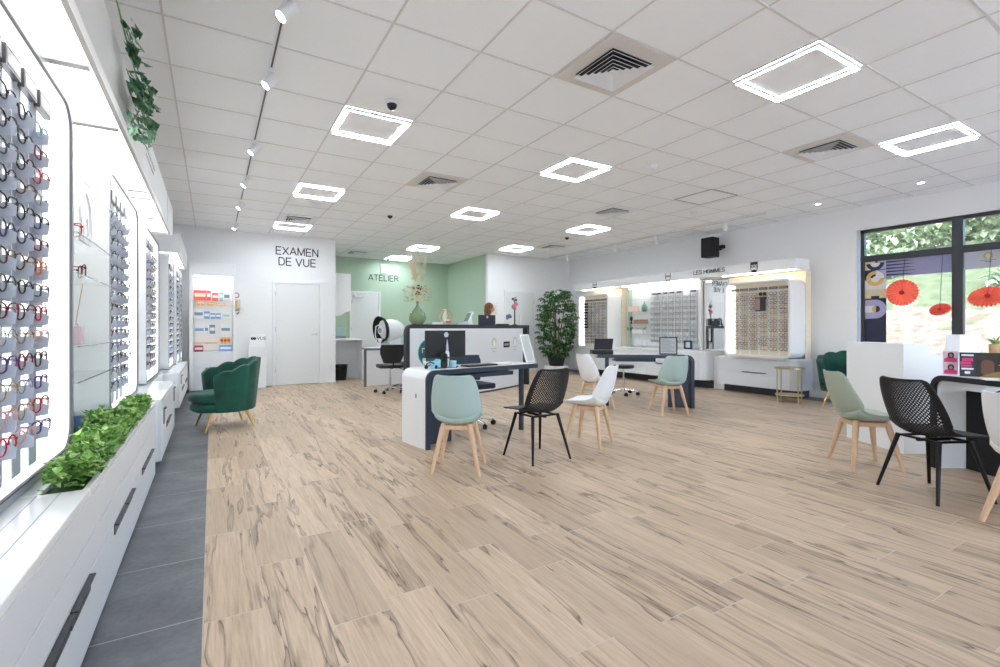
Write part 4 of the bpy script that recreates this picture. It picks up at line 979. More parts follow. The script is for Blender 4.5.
def black_shell():
    m = MB(); nu, nt = 34, 40; ta, tb, ua = .36, .945, .84
    V = lambda u, t: Vector(surf(BLK, u, t))
    bm_ = MB()
    def pt(i, j): return ua*(-1+2*i/nu), ta+(tb-ta)*j/nt
    for i in range(nu+1):
        for j in range(nt+1):
            if (i+j) % 2: continue
            # diamond centred between lattice points at (i,j)
            cs = [(i-1, j), (i, j-1), (i+1, j), (i, j+1)]
            cs = [(max(0, min(nu, a)), max(0, min(nt, b_))) for a, b_ in cs]
            us = [pt(a, b_) for a, b_ in cs]; c0 = pt(i, j)
            edge = i in (0, nu) or j in (0, nt)
            if edge:
                q = [u for k, u in enumerate(us) if u != us[k-1]]
                q2 = []
                for u in q:
                    if u not in q2: q2.append(u)
                if len(q2) >= 3: m.add([tuple(V(*u)) for u in q2], [tuple(range(len(q2)))])
            else:
                inn = [(c0[0]+(u[0]-c0[0])*.62, c0[1]+(u[1]-c0[1])*.62) for u in us]
                m.add([tuple(V(*u)) for u in us]+[tuple(V(*u)) for u in inn], [(k, (k+1) % 4, 4+(k+1) % 4, 4+k) for k in range(4)])
    def patch(u0, u1, t0, t1, a, b_):
        m.grid([[tuple(V(u0+(u1-u0)*j/a, t0+(t1-t0)*i/b_)) for j in range(a+1)] for i in range(b_+1)])
    patch(-1, 1, 0, ta, 26, 20); patch(-1, 1, tb, 1, 26, 6); patch(-1, -ua, ta, tb, 3, 30); patch(ua, 1, ta, tb, 3, 30)
    return m
def black_chair(lb, x, y, fx, fy):
    t = thing('mesh_back_chair', lb, 'chair', (x, y, 0), math.atan2(-fx, fy), 'black perforated chairs')
    o = P(black_shell(), 'perforated_shell', black_pl, t, smooth=True); so = o.modifiers.new('s', 'SOLIDIFY'); so.thickness = .006; so.offset = 0
    m = MB(); pr = [surf(BLK, u, 1) for u in [k/10 for k in range(-10, 11)]]; pts = [surf(BLK, -1, k/30) for k in range(31)]+pr[1:-1]+[surf(BLK, 1, k/30) for k in range(30, -1, -1)]
    m.tube(pts, .0055, 6); P(m, 'rim', black_pl, t, smooth=True)
    m = MB(); m.box(-.13, .13, -.12, -.10, .37, .385); m.box(-.13, .13, .1, .12, .372, .387); m.box(-.012, .012, -.12, .12, .36, .38); m.box(-.13, -.11, -.11, .11, .37, .385); m.box(.11, .13, -.11, .11, .37, .385); P(m, 'seat_frame', black_sat, t, bevel=.003)
    for sx in (-1, 1):
        for sy in (-1, 1):
            m = MB(); m.cone((sx*.205, sy*.205, 0), (sx*.135, sy*.115, .385), .0095, .015, 14); P(m, 'leg', black_sat, t, smooth='auto')
    return t
black_chair('black perforated chair before the left desk, beside a white chair', 2.45, 3.34, -.05, 1)
black_chair('largest black perforated chair, nearest the camera at the right', 4.23, 1.26, .91, -.41)

# shell armchair in green velvet
def armchair(lb, x, y, fx, fy):
    t = thing('armchair', lb, 'armchair', (x, y, 0), math.atan2(-fx, fy), 'green velvet shell armchairs')
    # channelled tub back: sweep around from front-left round the rear to front-right
    n = 84; nh = 14; Pp, Nn = [], []
    def ctr(a): # a in 0..1
        th = -.62*PI/2-PI/2*.9+ a*2*(.62*PI/2+PI/2*.9)
        return th
    for i in range(nh+1):
        h = i/nh; r, q = [], []
        for j in range(n+1):
            a = j/n; th = -PI*.86/1.0*.80+a*2*PI*.86*.80          # 0 = straight back
            k = math.cos(th*.5)
            topz = .56+.20*max(0, math.cos(th*.62))**1.2
            ch = abs(math.sin(a*PI*8)); bulge = .014*(ch**.6)*(.3+.7*h)
            flare = .05*h
            rx, ry = .315+flare+bulge, .30+flare+bulge
            z0_ = .20; z = z0_+(topz+.028*ch-z0_)*h
            r.append((rx*math.sin(th), -ry*math.cos(th)+.02, z)); q.append((math.sin(th), -math.cos(th), 0))
        Pp.append(r); Nn.append(q)
    m = MB(); m.shell(Pp, [[(-a, -b_, .0) for a, b_, c_ in r] for r in Nn], .055); o = P(m, 'channelled_back', velvet, t, smooth=True); bv = o.modifiers.new('b', 'BEVEL'); bv.width = .018; bv.segments = 3; bv.limit_method = 'ANGLE'; bv.angle_limit = math.radians(60)
    def cushion(z0_, z1_, r_, nm, yo):
        m = MB(); pr = [(.0001, z0_), (r_*.9, z0_), (r_, z0_+(z1_-z0_)*.25), (r_, z0_+(z1_-z0_)*.7), (r_*.94, z1_-.008), (r_*.8, z1_), (.0001, z1_+.01)]
        m.lathe(pr, 36, T=Matrix.Translation((0, yo, 0)) @ Matrix.Diagonal((1, 1.06, 1, 1))); P(m, nm, velvet, t, smooth=True)
    cushion(.20, .30, .30, 'seat_base', .055); cushion(.305, .41, .295, 'seat_cushion', .075)
    for sx in (-1, 1):
        for sy in (-1, 1):
            m = MB(); m.cone((sx*.25, .03+sy*.245, 0), (sx*.19, .03+sy*.17, .215), .009, .018, 14); P(m, 'leg', gold, t, smooth='auto')
    return t
armchair('green velvet shell armchair with gold legs on the left, facing the displays', .16, 6.16, -.98, -.2)
armchair('green velvet shell armchair under the window, behind the angular counter', 8.02, 3.33, -.97, -.25)
# gold side table
t = thing('side_table', 'round gold side table in front of the beige display cabinet', 'side table', (7.63, 3.93, 0))
m = MB(); m.lathe([(.20, .50), (.205, .502), (.205, .522), (.20, .524)], 36); P(m, 'table_top', champ, t, smooth='auto')
m = MB(); m.lathe([(.0001, .5241), (.19, .5241), (.19, .526), (.0001, .526)], 36); P(m, 'top_inlay', mat('dark glass inlay', hexc('4e4a44'), .1), t)
m = MB(); m.lathe([(.18, .10), (.19, .10), (.19, .115), (.18, .115)], 36); m.lathe([(.0001, .104), (.181, .104), (.181, .11), (.0001, .11)], 36); P(m, 'lower_shelf', champ, t, smooth='auto')
for k in range(4):
    a = PI/4+PI/2*k+.3; m = MB(); m.cone((.19*math.cos(a), .19*math.sin(a), 0), (.19*math.cos(a), .19*math.sin(a), .505), .009, .009, 10); P(m, 'leg', champ, t, smooth='auto')

# ================================================================== desks
def arcprof(L, h, r, t, n=10):
    out = [(0, 0)]+[(r-r*math.cos(PI/2*k/n), h-r+r*math.sin(PI/2*k/n)) for k in range(n+1)]+[(L, h), (L, h-t)]
    ri = max(.01, r-t)
    out += [(t+ri-ri*math.cos(PI/2*k/n), h-t-ri+ri*math.sin(PI/2*k/n)) for k in range(n, -1, -1)]+[(t, 0)]
    return out
def desk(lb, x, y, deg, L, Dp, h, ys, band, r=.1, t=.045, legx=None, nm='desk', legr=.028, lining=None):
    o = thing(nm, lb, 'desk', (x, y, 0), math.radians(deg))
    pr = arcprof(L, h, r, t)
    m = MB(); m.prism(pr, 'y', .02*ys, Dp*ys); P(m, 'waterfall_top', white_gloss, o, smooth='auto')
    m = MB(); m.prism([(a+(0.001 if 0 else 0), b_) for a, b_ in pr], 'y', -.002*ys, .02*ys); P(m, 'edge_band', band, o, smooth='auto')
    m = MB(); m.prism(arcprof(L-.03, h-t+.001, r*.7, .006)[:], 'y', .02*ys, (Dp-.005)*ys, Matrix.Translation((t, 0, 0))); P(m, 'inner_lining', lining or band, o, smooth='auto')
    if legx:
        m = MB(); m.cone((legx, .09*ys, 0), (legx, .09*ys, h-t), legr, legr, 20); P(m, 'leg', band, o, smooth='auto')
    return o
d1 = desk('white waterfall desk with navy edge on the left, monitor on top', 1.705, 4.02, 10, 1.47, .44, .727, 1, navy, .09, .045, 1.30)
m = MB(); m.box(.05, .40, .16, .42, 0, .67); P(m, 'pedestal', navy, d1)
m = MB(); m.box(.35, 1.15, .06, .30, .62, .66); P(m, 'keyboard_tray', navy, d1)
m = MB(); m.ring(rrect(.17, .19, .46, .50, .008, 3), rrect(.175, .185, .466, .494, .004, 3), 'x', -.002, .0); m.v = [(a, b_, c_) for a, b_, c_ in m.v]; P(m, 'emblem', grey_txt, d1)
d2 = desk('white desk with navy edge facing the middle eyewear wall', 5.83, 4.25, 142.3, 1.32, .5, .745, -1, navy, .10, .045, 1.18)
m = MB(); m.box(.06, .34, -.06, -.08, 0, .70); P(m, 'modesty_panel', navy, d2)
m = MB(); m.box(.5, 1.05, -.1, -.35, .64, .69); P(m, 'keyboard_tray', navy, d2)
d3 = desk('white desk with thick charcoal rounded edge cut off by the right edge', 5.04, 1.52, 240, 1.7, .62, .747, 1, blackpan, .10, .04, lining=white_front)
m = MB(); m.box(.05, 1.65, .24, .26, .0, .62); P(m, 'modesty_panel', blackpan, d3)
m = MB(); m.tube([(.2, .3, .62), (.35, .25, .68), (.5, .3, .64), (.75, .26, .70)], .006, 6); P(m, 'cable', black_pl, d3)
# angular counter
cb = thing('reception_counter', 'white angular block counter in front of the window', 'counter', (5.338, 1.79, 0), math.radians(-29.9))
m = MB(); m.prism([(0, 0), (1.5, 0), (1.5, .66), (0, .66)], 'z', 0, .80); m.v = m.v
prf = [(0, .8), (0, .98), (.225, .98), (.235, .93), (.27, .90), (.31, .87), (.38, .865), (1.5, .865), (1.5, .8)]
P(m, 'body', white_lac, cb)
m = MB(); m.prism(prf, 'y', 0, .66); P(m, 'stepped_top', white_lac, cb)
# ---- reception
o = thing('reception_counter', 'large white reception counter with charcoal frame and dried flowers on top', 'counter', (2.54, 6.75, 0), math.radians(18.8))
m = MB(); pr = arcprof(3.14, 1.18, .13, .065); m.prism(pr, 'y', 0, .07); m.box(3.075, 3.14, 0, .36, 0, 1.12); m.box(.5, 3.14, .07, .36, 1.12, 1.18); P(m, 'frame_band', darkband, o, smooth='auto')
n = 24; arc = [(.066+2.86*k/n, -.16*math.sin(PI*k/n)**.9-.0) for k in range(n+1)]
m = MB(); m.prism(arc+[(2.926, .06), (.066, .06)], 'z', .03, 1.115); P(m, 'front_panel', mat('cool white front', hexc('d9dce3'), .35), o, smooth='auto')
m = MB(); m.prism([(a, b_+.015) for a, b_ in arc]+[(2.92, .05), (.07, .05)], 'z', 0, .03); P(m, 'plinth', darkband, o)
m = MB(); m.box(.7, 3.07, .36, .78, .70, .74); m.box(.7, .74, .36, .76, 0, .7); m.box(3.04, 3.07, .36, .76, 0, .7); P(m, 'worktop', white_gloss, o)
def on_arc(x): return -.16*math.sin(PI*(x-.066)/2.86)**.9
def emb(xc, zc, k):
    y = on_arc(xc)-.003
    T = Matrix.Translation((xc, y, zc)) @ Matrix.Rotation(math.atan2(on_arc(xc+.02)-on_arc(xc-.02), .04), 4, 'Z')
    if k == 'flame':
        m = MB(); m.ring(rrect(-.065, .065, 0, .15, .064, 6), rrect(-.045, .045, -.002, .125, .044, 6), 'y', -.003, 0, T); P(m, 'emblem_ring', mat('pale gold print', hexc('c3c7a4'), .5), o)
        m = MB(); m.prism([(-.03, 0), (-.035, .05), (0, .1), (.035, .05), (.03, 0)], 'y', -.004, 0, T); P(m, 'emblem_flame', white_lac, o)
        m = MB(); m.box(-.09, .09, -.002, 0, -.045, -.035, T); m.box(-.04, .04, -.002, 0, -.10, -.085, T); P(m, 'caption_line', mat('pale grey print', hexc('b4b6ba'), .6), o)
    elif k == 'label':
        m = MB(); m.prism(rrect(-.105, .105, -.055, .055, .006, 2), 'y', -.004, 0, T); P(m, 'black_label', black_pl, o)
        m = MB()
        for q in range(6): m.box(-.08+q*.027, -.08+q*.027+.006, -.006, -.003, -.018, .018, T); m.box(-.08+q*.027, -.08+q*.027+.018, -.006, -.003, (-.018, .0, .012)[q % 3], (-.012, .006, .018)[q % 3], T)
        m.box(-.085, .085, -.002, 0, -.105, -.098, T)
        P(m, 'label_letters', white_pl, o)
    else:
        m = MB(); m.lathe([(.0001, 0), (.23, 0), (.23, .004), (.0001, .004)], 40, T=T @ Matrix.Rotation(PI/2, 4, 'X')); P(m, 'disc_rim', mat('turquoise rim', hexc('5fb7b0'), .4), o)
        m = MB(); m.lathe([(.0001, .004), (.215, .004), (.215, .006), (.0001, .006)], 40, T=T @ Matrix.Rotation(PI/2, 4, 'X')); P(m, 'disc_face', mat('deep teal print', hexc('24505e'), .4), o)
        m = MB(); m.prism(rrect(-.15, -.09, -.15, -.08, .02, 4), 'y', -.008, -.006, T); m.box(-.16, -.10, -.008, -.006, .06, .075, T); m.box(-.16, -.145, -.008, -.006, .0, .075, T); P(m, 'disc_print', mat('pale print', hexc('cfe6e6'), .5), o)
emb(1.87, .80, 'flame'); emb(2.27, .82, 'label'); emb(2.58, .81, 'flame'); emb(.42, .74, 'disc')
# vase with pampas
ts = 1.181
va = thing('vase', 'round green glass bottle vase on the reception counter', 'vase', (2.80, 6.96, ts))
m = MB(); r_ = .13; h_ = .36
m.lathe([(.0001, 0), (.09, 0), (.125, .05), (.135, .11), (.12, .17), (.07, .225), (.03, .27), (.02, .31), (.022, .35), (.028, .36), (.02, .36), (.014, .35), (.014, .31), (.024, .265), (.06, .22), (.112, .165), (.127, .11), (.118, .055), (.0001, .012)], 32); P(m, 'glass_body', mat('olive green glass', hexc('86a07c'), .05, 0, alpha=.6), va, smooth=True)
fl = thing('dried_flowers', 'tall beige pampas and dried flowers standing in the green vase', 'dried flowers', (2.80, 6.96, ts+.30))
pam = mat('pampas beige', hexc('ebe1c8'), .9); m = MB()
for k in range(13):
    a = rnd(0, 2*PI); r0 = rnd(.02, .16); x, y = r0*math.cos(a), r0*math.sin(a); m.tube([(0, 0, -.25), (x*.15, y*.15, .05), (x, y, rnd(.35, .5))], .0022, 5)
P(m, 'stems', mat('dry stem', hexc('cdbb95'), .8), fl)
m = MB()
for k in range(7):
    a = rnd(0, 2*PI); r0 = rnd(0, .1); hx, hy, hz = r0*math.cos(a)-.03, r0*math.sin(a), rnd(.32, .45)
    for q in range(230):
        f_ = rnd(0, 1); z = hz+f_*.40; w_ = .035*math.sin(PI*min(1, f_+.12))
        p = (hx*(1+f_)+rnd(-w_, w_), hy*(1+f_)+rnd(-w_, w_), z); m.leaf(p, (rnd(-.5, .5), rnd(-.5, .5), 1), (1, 0, .2), rnd(.03, .06), .008, .1)
P(m, 'pampas_plumes', pam, fl)
m = MB()
for k in range(200):
    a = rnd(0, 2*PI); r0 = rnd(.05, .2); m.leaf((r0*math.cos(a), r0*math.sin(a), rnd(.05, .3)), (math.cos(a), math.sin(a), rnd(-.3, .8)), (0, 0, 1), rnd(.03, .07), .03, .2)
P(m, 'dried_leaves', mat('straw leaf', hexc('c9b27d'), .8), fl)
m = MB()
for k in range(16): m.ball((rnd(-.07, .07), rnd(-.09, .02), rnd(.16, .32)), rnd(.012, .022), 8)
P(m, 'dark_berries', mat('dark plum', hexc('2a1c22'), .5), fl, smooth=True)
# hexagon frame & papers
hx = thing('hexagon_stand', 'gold wire hexagon stand holding cards on the reception counter', 'display stand', (3.44, 7.22, ts), math.radians(18.8))
m = MB(); pts = [(.135*math.cos(PI/3*k)*1.0, .0, .125+.125*math.sin(PI/3*k)) for k in range(6)]
m.tube(pts, .007, 6, closed=True); m.tube([(p[0], .08, p[2]) for p in pts], .007, 6, closed=True)
for p in pts: m.tube([p, (p[0], .08, p[2])], .005, 6)
P(m, 'wire_frame', mat('rose gold wire', hexc('d2a079'), .35, .5), hx)
m = MB(); m.box(-.09, .09, .03, .04, .015, .09); m.box(-.05, .03, .05, .055, .02, .26); P(m, 'cards', mat('pale card', hexc('d7dbe4'), .6), hx)
m = MB(); m.box(-.01, .1, .02, .028, .03, .06); P(m, 'pink_card', pink, hx)
for (x, y, rz, lb) in ((3.12, 7.02, .3, 'stack of white leaflets left of the hexagon stand on the counter'), (3.72, 7.28, .35, 'stack of white leaflets right of the hexagon stand on the counter')):
    t = thing('leaflet_stack', lb, 'leaflets', (x, y, ts), rz)
    for k in range(3): m = MB(); m.box(-.12, .12, -.08, .08, .012*k+.001, .012*k+.011, Matrix.Rotation(rnd(-.1, .1), 4, 'Z')); P(m, 'leaflets', (mat('leaflet white', hexc('e8e9ee'), .6), mat('leaflet lilac', hexc('c9cde6'), .6))[k % 2], t)
# till / screens
t = thing('payment_screen', 'white tilted point of sale screen beside the dark monitor on reception', 'screen', (3.93, 7.34, ts), math.radians(-10))
m = MB(); m.box(-.05, .05, -.08, .08, 0, .02); m.prism([(-.02, .02), (.05, .02), (.03, .2), (.0, .2)], 'y', -.03, .03); P(m, 'stand', white_pl, t, bevel=.004)
m = MB(); T = Matrix.Translation((-.02, 0, .13)) @ Matrix.Rotation(.45, 4, 'Y'); m.box(-.012, .012, -.13, .13, -.1, .1, T); P(m, 'housing', white_pl, t, bevel=.004)
m = MB(); m.box(-.016, -.012, -.115, .115, -.085, .085, T); P(m, 'display', mat('grey green screen', hexc('6d7f78'), .2), t)
def monitor(lb, x, y, z0, rz, w_, h_, zc, ring=True, mt=None):
    t = thing('computer_monitor', lb, 'monitor', (x, y, z0), rz)
    m = MB(); m.box(-w_/2, w_/2, -.012, .012, zc-h_/2, zc+h_/2); P(m, 'housing', mt or mat('monitor black', hexc('1b1d21'), .45), t, bevel=.006)
    m = MB(); m.box(-w_/2+.008, w_/2-.008, .012, .014, zc-h_/2+.01, zc+h_/2-.008); P(m, 'screen', mat('screen glass', hexc('0c0f14'), .1), t)
    m = MB(); m.box(-.03, .03, -.0, .03, .012, zc); m.box(-.11, .11, -.07, .08, 0, .012); P(m, 'stand', black_pl, t, bevel=.003)
    if ring:
        m = MB(); T = Matrix.Translation((0, -.0125, zc+h_*.34)) @ Matrix.Rotation(PI/2, 4, 'X'); m.lathe([(.026, 0), (.026, .002), (.0215, .002), (.0215, 0)], 24, T=T); m.box(-.018, .018, -.004, .004, 0, .002, T); P(m, 'ring_emblem', steel, t)
    return t
monitor('black computer monitor seen from behind on the left navy desk', 2.05, 4.34, .727, math.radians(6), .47, .27, .235)
monitor('dark blue monitor rising behind the reception counter in front of the person', 4.74, 8.12, .741, math.radians(10), .435, .27, .508, True, mat('monitor blue grey', hexc('2c3540'), .4))
# orchid-like ornament & small bits at right end
t = thing('ornament', 'pink and dark stacked ornament at the right end of the reception counter', 'ornament', (5.22, 7.85, ts))
m = MB(); m.lathe([(.05, 0), (.05, .01), (.012, .02), (.012, .36)], 14); P(m, 'post', black_pl, t, smooth='auto')
m = MB(); m.ball((-.02, 0, .37), .05, 10); m.ball((.03, 0, .42), .045, 10); m.ball((0, 0, .33), .035, 10); P(m, 'pink_blossom', mat('pink petals', hexc('cf7f97'), .6), t, smooth=True)
m = MB(); m.ball((-.04, 0, .52), .028, 8); m.ball((.03, 0, .50), .03, 8); m.tube([(0, 0, .42), (-.02, 0, .53), (.04, 0, .56)], .01, 6); P(m, 'dark_blossom', mat('grey green petals', hexc('56605a'), .6), t, smooth=True)
t = thing('ornament', 'small blue and white flower ornament on the reception counter', 'ornament', (5.0, 7.72, ts))
m = MB(); m.lathe([(.04, 0), (.04, .008), (.006, .012), (.006, .14)], 12); P(m, 'stem', white_pl, t)
m = MB(); 
for k in range(6): m.ball((.04*math.cos(k), .02*math.sin(k*2), .16+.03*math.sin(k*1.7)), .028, 8)
P(m, 'petals', mat('blue grey petals', hexc('62698c'), .6), t, smooth=True)
t = thing('rod_stand', 'slim white rod stand beside the pink ornament on reception', 'stand', (5.37, 7.86, ts)); m = MB(); m.box(-.05, .05, -.04, .04, 0, .012); P(m, 'base', white_pl, t)
m = MB(); m.cone((.02, 0, .01), (.02, 0, .34), .007, n=8); m.cone((-.03, 0, .01), (-.03, 0, .2), .007, n=8); P(m, 'rods', steel, t)
m = MB(); m.box(-.13, .13, -.06, .06, 0, .02, ); o2 = m.build('card_tray', black_pl, bevel=.004); o2.location = (4.78, 7.60, ts); o2.rotation_euler = (0, 0, .33); tag(o2, 'low black tray on the reception counter right of the dark monitor', 'tray')
# ---- desk 1 items
Z1 = .7275
t = thing('phone_holder', 'black upright slotted holder on the left desk before the monitor', 'holder', (1.97, 4.22, Z1))
m = MB(); m.ring(rrect(-.035, .035, 0, .15, .03, 6), rrect(-.012, .012, .06, .125, .011, 6), 'y', -.02, .02); P(m, 'holder_body', black_pl, t, smooth='auto')
t = thing('cleaning_spray', 'slim white and purple spray bottle on the left desk', 'bottle', (2.035, 4.27, Z1)); m = MB(); m.lathe([(.02, 0), (.021, .01), (.02, .15), (.012, .17)], 16); P(m, 'bottle', white_pl, t, smooth='auto')
m = MB(); m.lathe([(.013, .17), (.012, .21), (.003, .28)], 12); P(m, 'cap', mat('lilac cap', hexc('bdb6d8'), .4), t, smooth='auto')
m = MB(); m.lathe([(.0208, .09), (.0208, .11)], 16); P(m, 'label_band', mat('purple', hexc('5c4a8c'), .5), t)
t = thing('spectacle_case', 'open pale blue spectacle case on the left desk', 'case', (1.88, 4.23, Z1)); m = MB(); m.prism([(-.04, 0), (.05, 0), (.05, .09), (.03, .09), (-.01, .06)], 'y', -.04, .05); P(m, 'case', mat('sky blue', hexc('8cc5dd'), .5), t, bevel=.01)
t = thing('cup', 'aqua and white cup on the left desk beside the black holder', 'cup', (2.085, 4.24, Z1)); m = MB(); m.lathe([(.03, 0), (.034, .07), (.03, .07), (.027, .005)], 20); P(m, 'cup_body', mat('pale aqua', hexc('bcdcd9'), .4), t, smooth='auto'); m = MB(); m.lathe([(.0325, .02), (.0342, .055)], 20); P(m, 'printed_band', mat('sky blue', hexc('8cc5dd'), .5), t)
t = thing('headset', 'tangled black headset lying on the left desk', 'headset', (1.83, 4.2, Z1)); m = MB(); m.tube([(-.05, 0, .01), (-.04, .01, .05), (0, .02, .065), (.04, .01, .05), (.05, 0, .01)], .007, 6); m.tube([(.05, 0, .01), (.1, -.02, .006), (.14, .02, .006), (.2, 0, .006), (.27, -.02, .006)], .004, 6); P(m, 'headband_and_cable', black_pl, t)
m = MB(); m.ball((-.05, 0, .02), .02, 10); m.ball((.05, 0, .02), .02, 10); P(m, 'ear_pad', black_pl, t, smooth=True)
m = MB(); m.ball((-.04, .06, .055), .02, 8); m.ball((0, .07, .05), .022, 8); m.ball((.03, .06, .055), .018, 8); P(m, 'tissue', mat('tissue white', hexc('dfe0e4'), .8), t, smooth=True)
t = thing('counter_card', 'tall white framed card leaning at the right end of the left desk', 'card frame', (3.17, 4.43, Z1), math.radians(12))
T = Matrix.Rotation(-.16, 4, 'X') @ Matrix.Rotation(.0, 4, 'Y'); sk = Matrix(((1, 0, -.2, 0), (0, 1, 0, 0), (0, 0, 1, 0), (0, 0, 0, 1)))
m = MB(); m.ring(rrect(-.075, .075, .002, .325, .005, 2), rrect(-.063, .063, .014, .313, .003, 2), 'y', -.006, .006, T @ sk); P(m, 'frame', white_lac, t)
m = MB(); m.prism(rrect(-.064, .064, .012, .314, .003, 2), 'y', -.002, .004, T @ sk); P(m, 'card', mat('pale grey card', hexc('c6c9c9'), .6), t)
for k, (x, y, w_, rz, lb, mm) in enumerate(((2.42, 4.3, .2, .2, 'flat black keyboard on the left desk', None), (2.7, 4.36, .12, .1, 'open white notebook on the left desk beside the framed card', 1))):
    t = thing('keyboard' if k == 0 else 'notebook', lb, 'keyboard' if k == 0 else 'notebook', (x, y, Z1), rz); m = MB(); m.box(-w_, w_, -.07, .07, .001, .014); P(m, 'body', black_pl if k == 0 else mat('paper grey', hexc('c9c7c2'), .7), t, bevel=.003)
    m = MB(); m.box(-w_+.01, w_-.01, -.06, .06, .014, .018); P(m, 'keys' if k == 0 else 'pages', mat('dark keys', hexc('2b2d31'), .6) if k == 0 else mat('paper white', hexc('eceae5'), .8), t)
# ---- desk 2 items
Z2 = .7455
t = thing('laptop_stand', 'black open device with tilted screen on the far desk', 'device', (4.90, 5.10, Z2), math.radians(150)); m = MB(); m.box(-.15, .15, -.09, .09, .001, .06); P(m, 'base', black_pl, t, bevel=.01)
m = MB(); T = Matrix.Translation((0, .09, .07)) @ Matrix.Rotation(-.4, 4, 'X'); m.box(-.13, .13, -.008, .008, 0, .17, T); P(m, 'lid', mat('dark slate plastic', hexc('2a2d38'), .3), t, bevel=.004)
m = MB(); m.box(-.10, .10, -.0095, -.008, .02, .14, T); P(m, 'printed_label', mat('slate label', hexc('53596a'), .4), t)
t = thing('tablet_frame', 'black framed sheet standing on the far desk beside the mint chair', 'frame', (5.62, 4.52, Z2), math.radians(-48))
T = Matrix.Rotation(-.12, 4, 'X'); m = MB(); m.ring(rrect(-.12, .12, .001, .25, .006, 2), rrect(-.105, .105, .014, .237, .004, 2), 'y', -.008, .008, T); P(m, 'frame', black_pl, t)
m = MB(); m.prism(rrect(-.106, .106, .013, .238, .004, 2), 'y', -.004, .006, T); P(m, 'sheet', mat('grey sheet', hexc('a9acb2'), .5), t)
m = MB()
for k in range(9): m.box(-.085, .085-(k % 3)*.03, -.0046, -.004, .04+k*.02, .046+k*.02, T)
P(m, 'text_line', mat('darker grey line', hexc('7f8389'), .6), t)
# ---- desk 3 items  (front dir (-.5,-.87), depth dir (.87,-.5))
Z3 = .7475
def d3p(a, b_): return (5.04-.5*a+.866*b_, 1.52-.866*a-.5*b_)
t = thing('leaflet_holder', 'two pink portrait leaflets in a holder on the right desk', 'leaflets', (*d3p(.045, .12), Z3), math.radians(-74)); t.scale = (.8, 1, 1)
m = MB(); m.box(-.055, .055, -.012, .012, 0, .19); P(m, 'holder', mat('holder pale', hexc('d9d4dc'), .4), t)
for zz in (.005, .1):
    m = MB(); m.box(-.05, .05, -.0135, -.012, zz, zz+.085); P(m, 'leaflet', mat('pale pink print', hexc('dfc6cf'), .5), t)
    m = MB(); m.prism([(-.045, zz+.003), (.045, zz+.003), (.045, zz+.03), (.02, zz+.042), (-.02, zz+.042), (-.045, zz+.03)], 'y', -.0145, -.0135); P(m, 'pink_print', pink, t)
    m = MB(); m.prism(rrect(-.02, .025, zz+.035, zz+.08, .018, 5), 'y', -.0150, -.0140); P(m, 'hair_print', mat('dark brown print', hexc('4a2a2c'), .6), t)
    m = MB(); m.prism(rrect(-.008, .014, zz+.042, zz+.068, .009, 4), 'y', -.0156, -.0148); P(m, 'face_print', mat('skin print', hexc('b98a76'), .6), t)
t = thing('counter_poster', 'dark folded advertising poster with pink print standing on the right desk', 'poster', (*d3p(.19, .17), Z3), math.radians(-66))
m = MB(); m.box(-.088, .0, -.006, .006, 0, .185); P(m, 'folded_panel', mat('slate poster', hexc('34363e'), .4), t)
m = MB(); m.box(.0, .36, .0, .01, 0, .185); P(m, 'poster_panel', noisy('dark photo print', hexc('1a1b1e'), hexc('3b3331'), 14, .4), t)
m = MB(); m.box(-.078, -.012, -.0075, -.006, .158, .170); m.box(-.078, -.012, -.0075, -.006, .052, .066); m.box(-.06, -.03, -.0075, -.006, .02, .04); P(m, 'white_print', white_pl, t)
m = MB(); m.box(-.075, -.015, -.0075, -.006, .118, .142); m.box(-.085, -.025, -.0075, -.006, .095, .113); m.box(-.08, -.02, -.0075, -.006, .075, .09); P(m, 'pink_print', pink, t)
m = MB(); m.prism(rrect(.03, .10, .01, .13, .03, 5), 'y', -.0016, 0); P(m, 'portrait_print', mat('brown skin print', hexc('6d4a3a'), .5), t)
m = MB(); m.prism([(.02, .0), (.2, .0), (.15, .05), (.09, .035)], 'y', -.0025, -.0012); P(m, 'ochre_print', mat('ochre print', hexc('8d7446'), .5), t)
m = MB(); m.prism([(.12, .09), (.33, .05), (.34, .06), (.14, .11)], 'y', -.0025, 0); m.prism([(.14, .05), (.3, .02), (.31, .028), (.15, .065)], 'y', -.0025, 0); P(m, 'grey_print', mat('grey print', hexc('8b8d90'), .5), t)
t = thing('paper_stack', 'white papers lying on the right desk before the dark poster', 'papers', (*d3p(.48, .1), Z3), math.radians(-60)); m = MB(); m.box(-.13, .13, -.06, .06, .001, .01); P(m, 'sheets', white_pl, t)
t = thing('laptop', 'laptop on the right desk at the edge of the photo', 'laptop', (*d3p(.82, .2), Z3), math.radians(60)); m = MB(); m.box(-.16, .16, -.11, .11, .001, .018); P(m, 'base', mat('laptop blue grey', hexc('3b4a63'), .3), t, bevel=.003)
m = MB(); T = Matrix.Translation((0, -.11, .018)) @ Matrix.Rotation(.3, 4, 'X'); m.box(-.16, .16, -.005, .005, 0, .2, T); P(m, 'lid', black_pl, t, bevel=.003)
m = MB(); m.box(-.06, .06, -.01, .01, .1, .34); m.box(-.05, .05, -.04, .04, 0, .01); m.box(-.01, .01, -.008, .008, .01, .1)
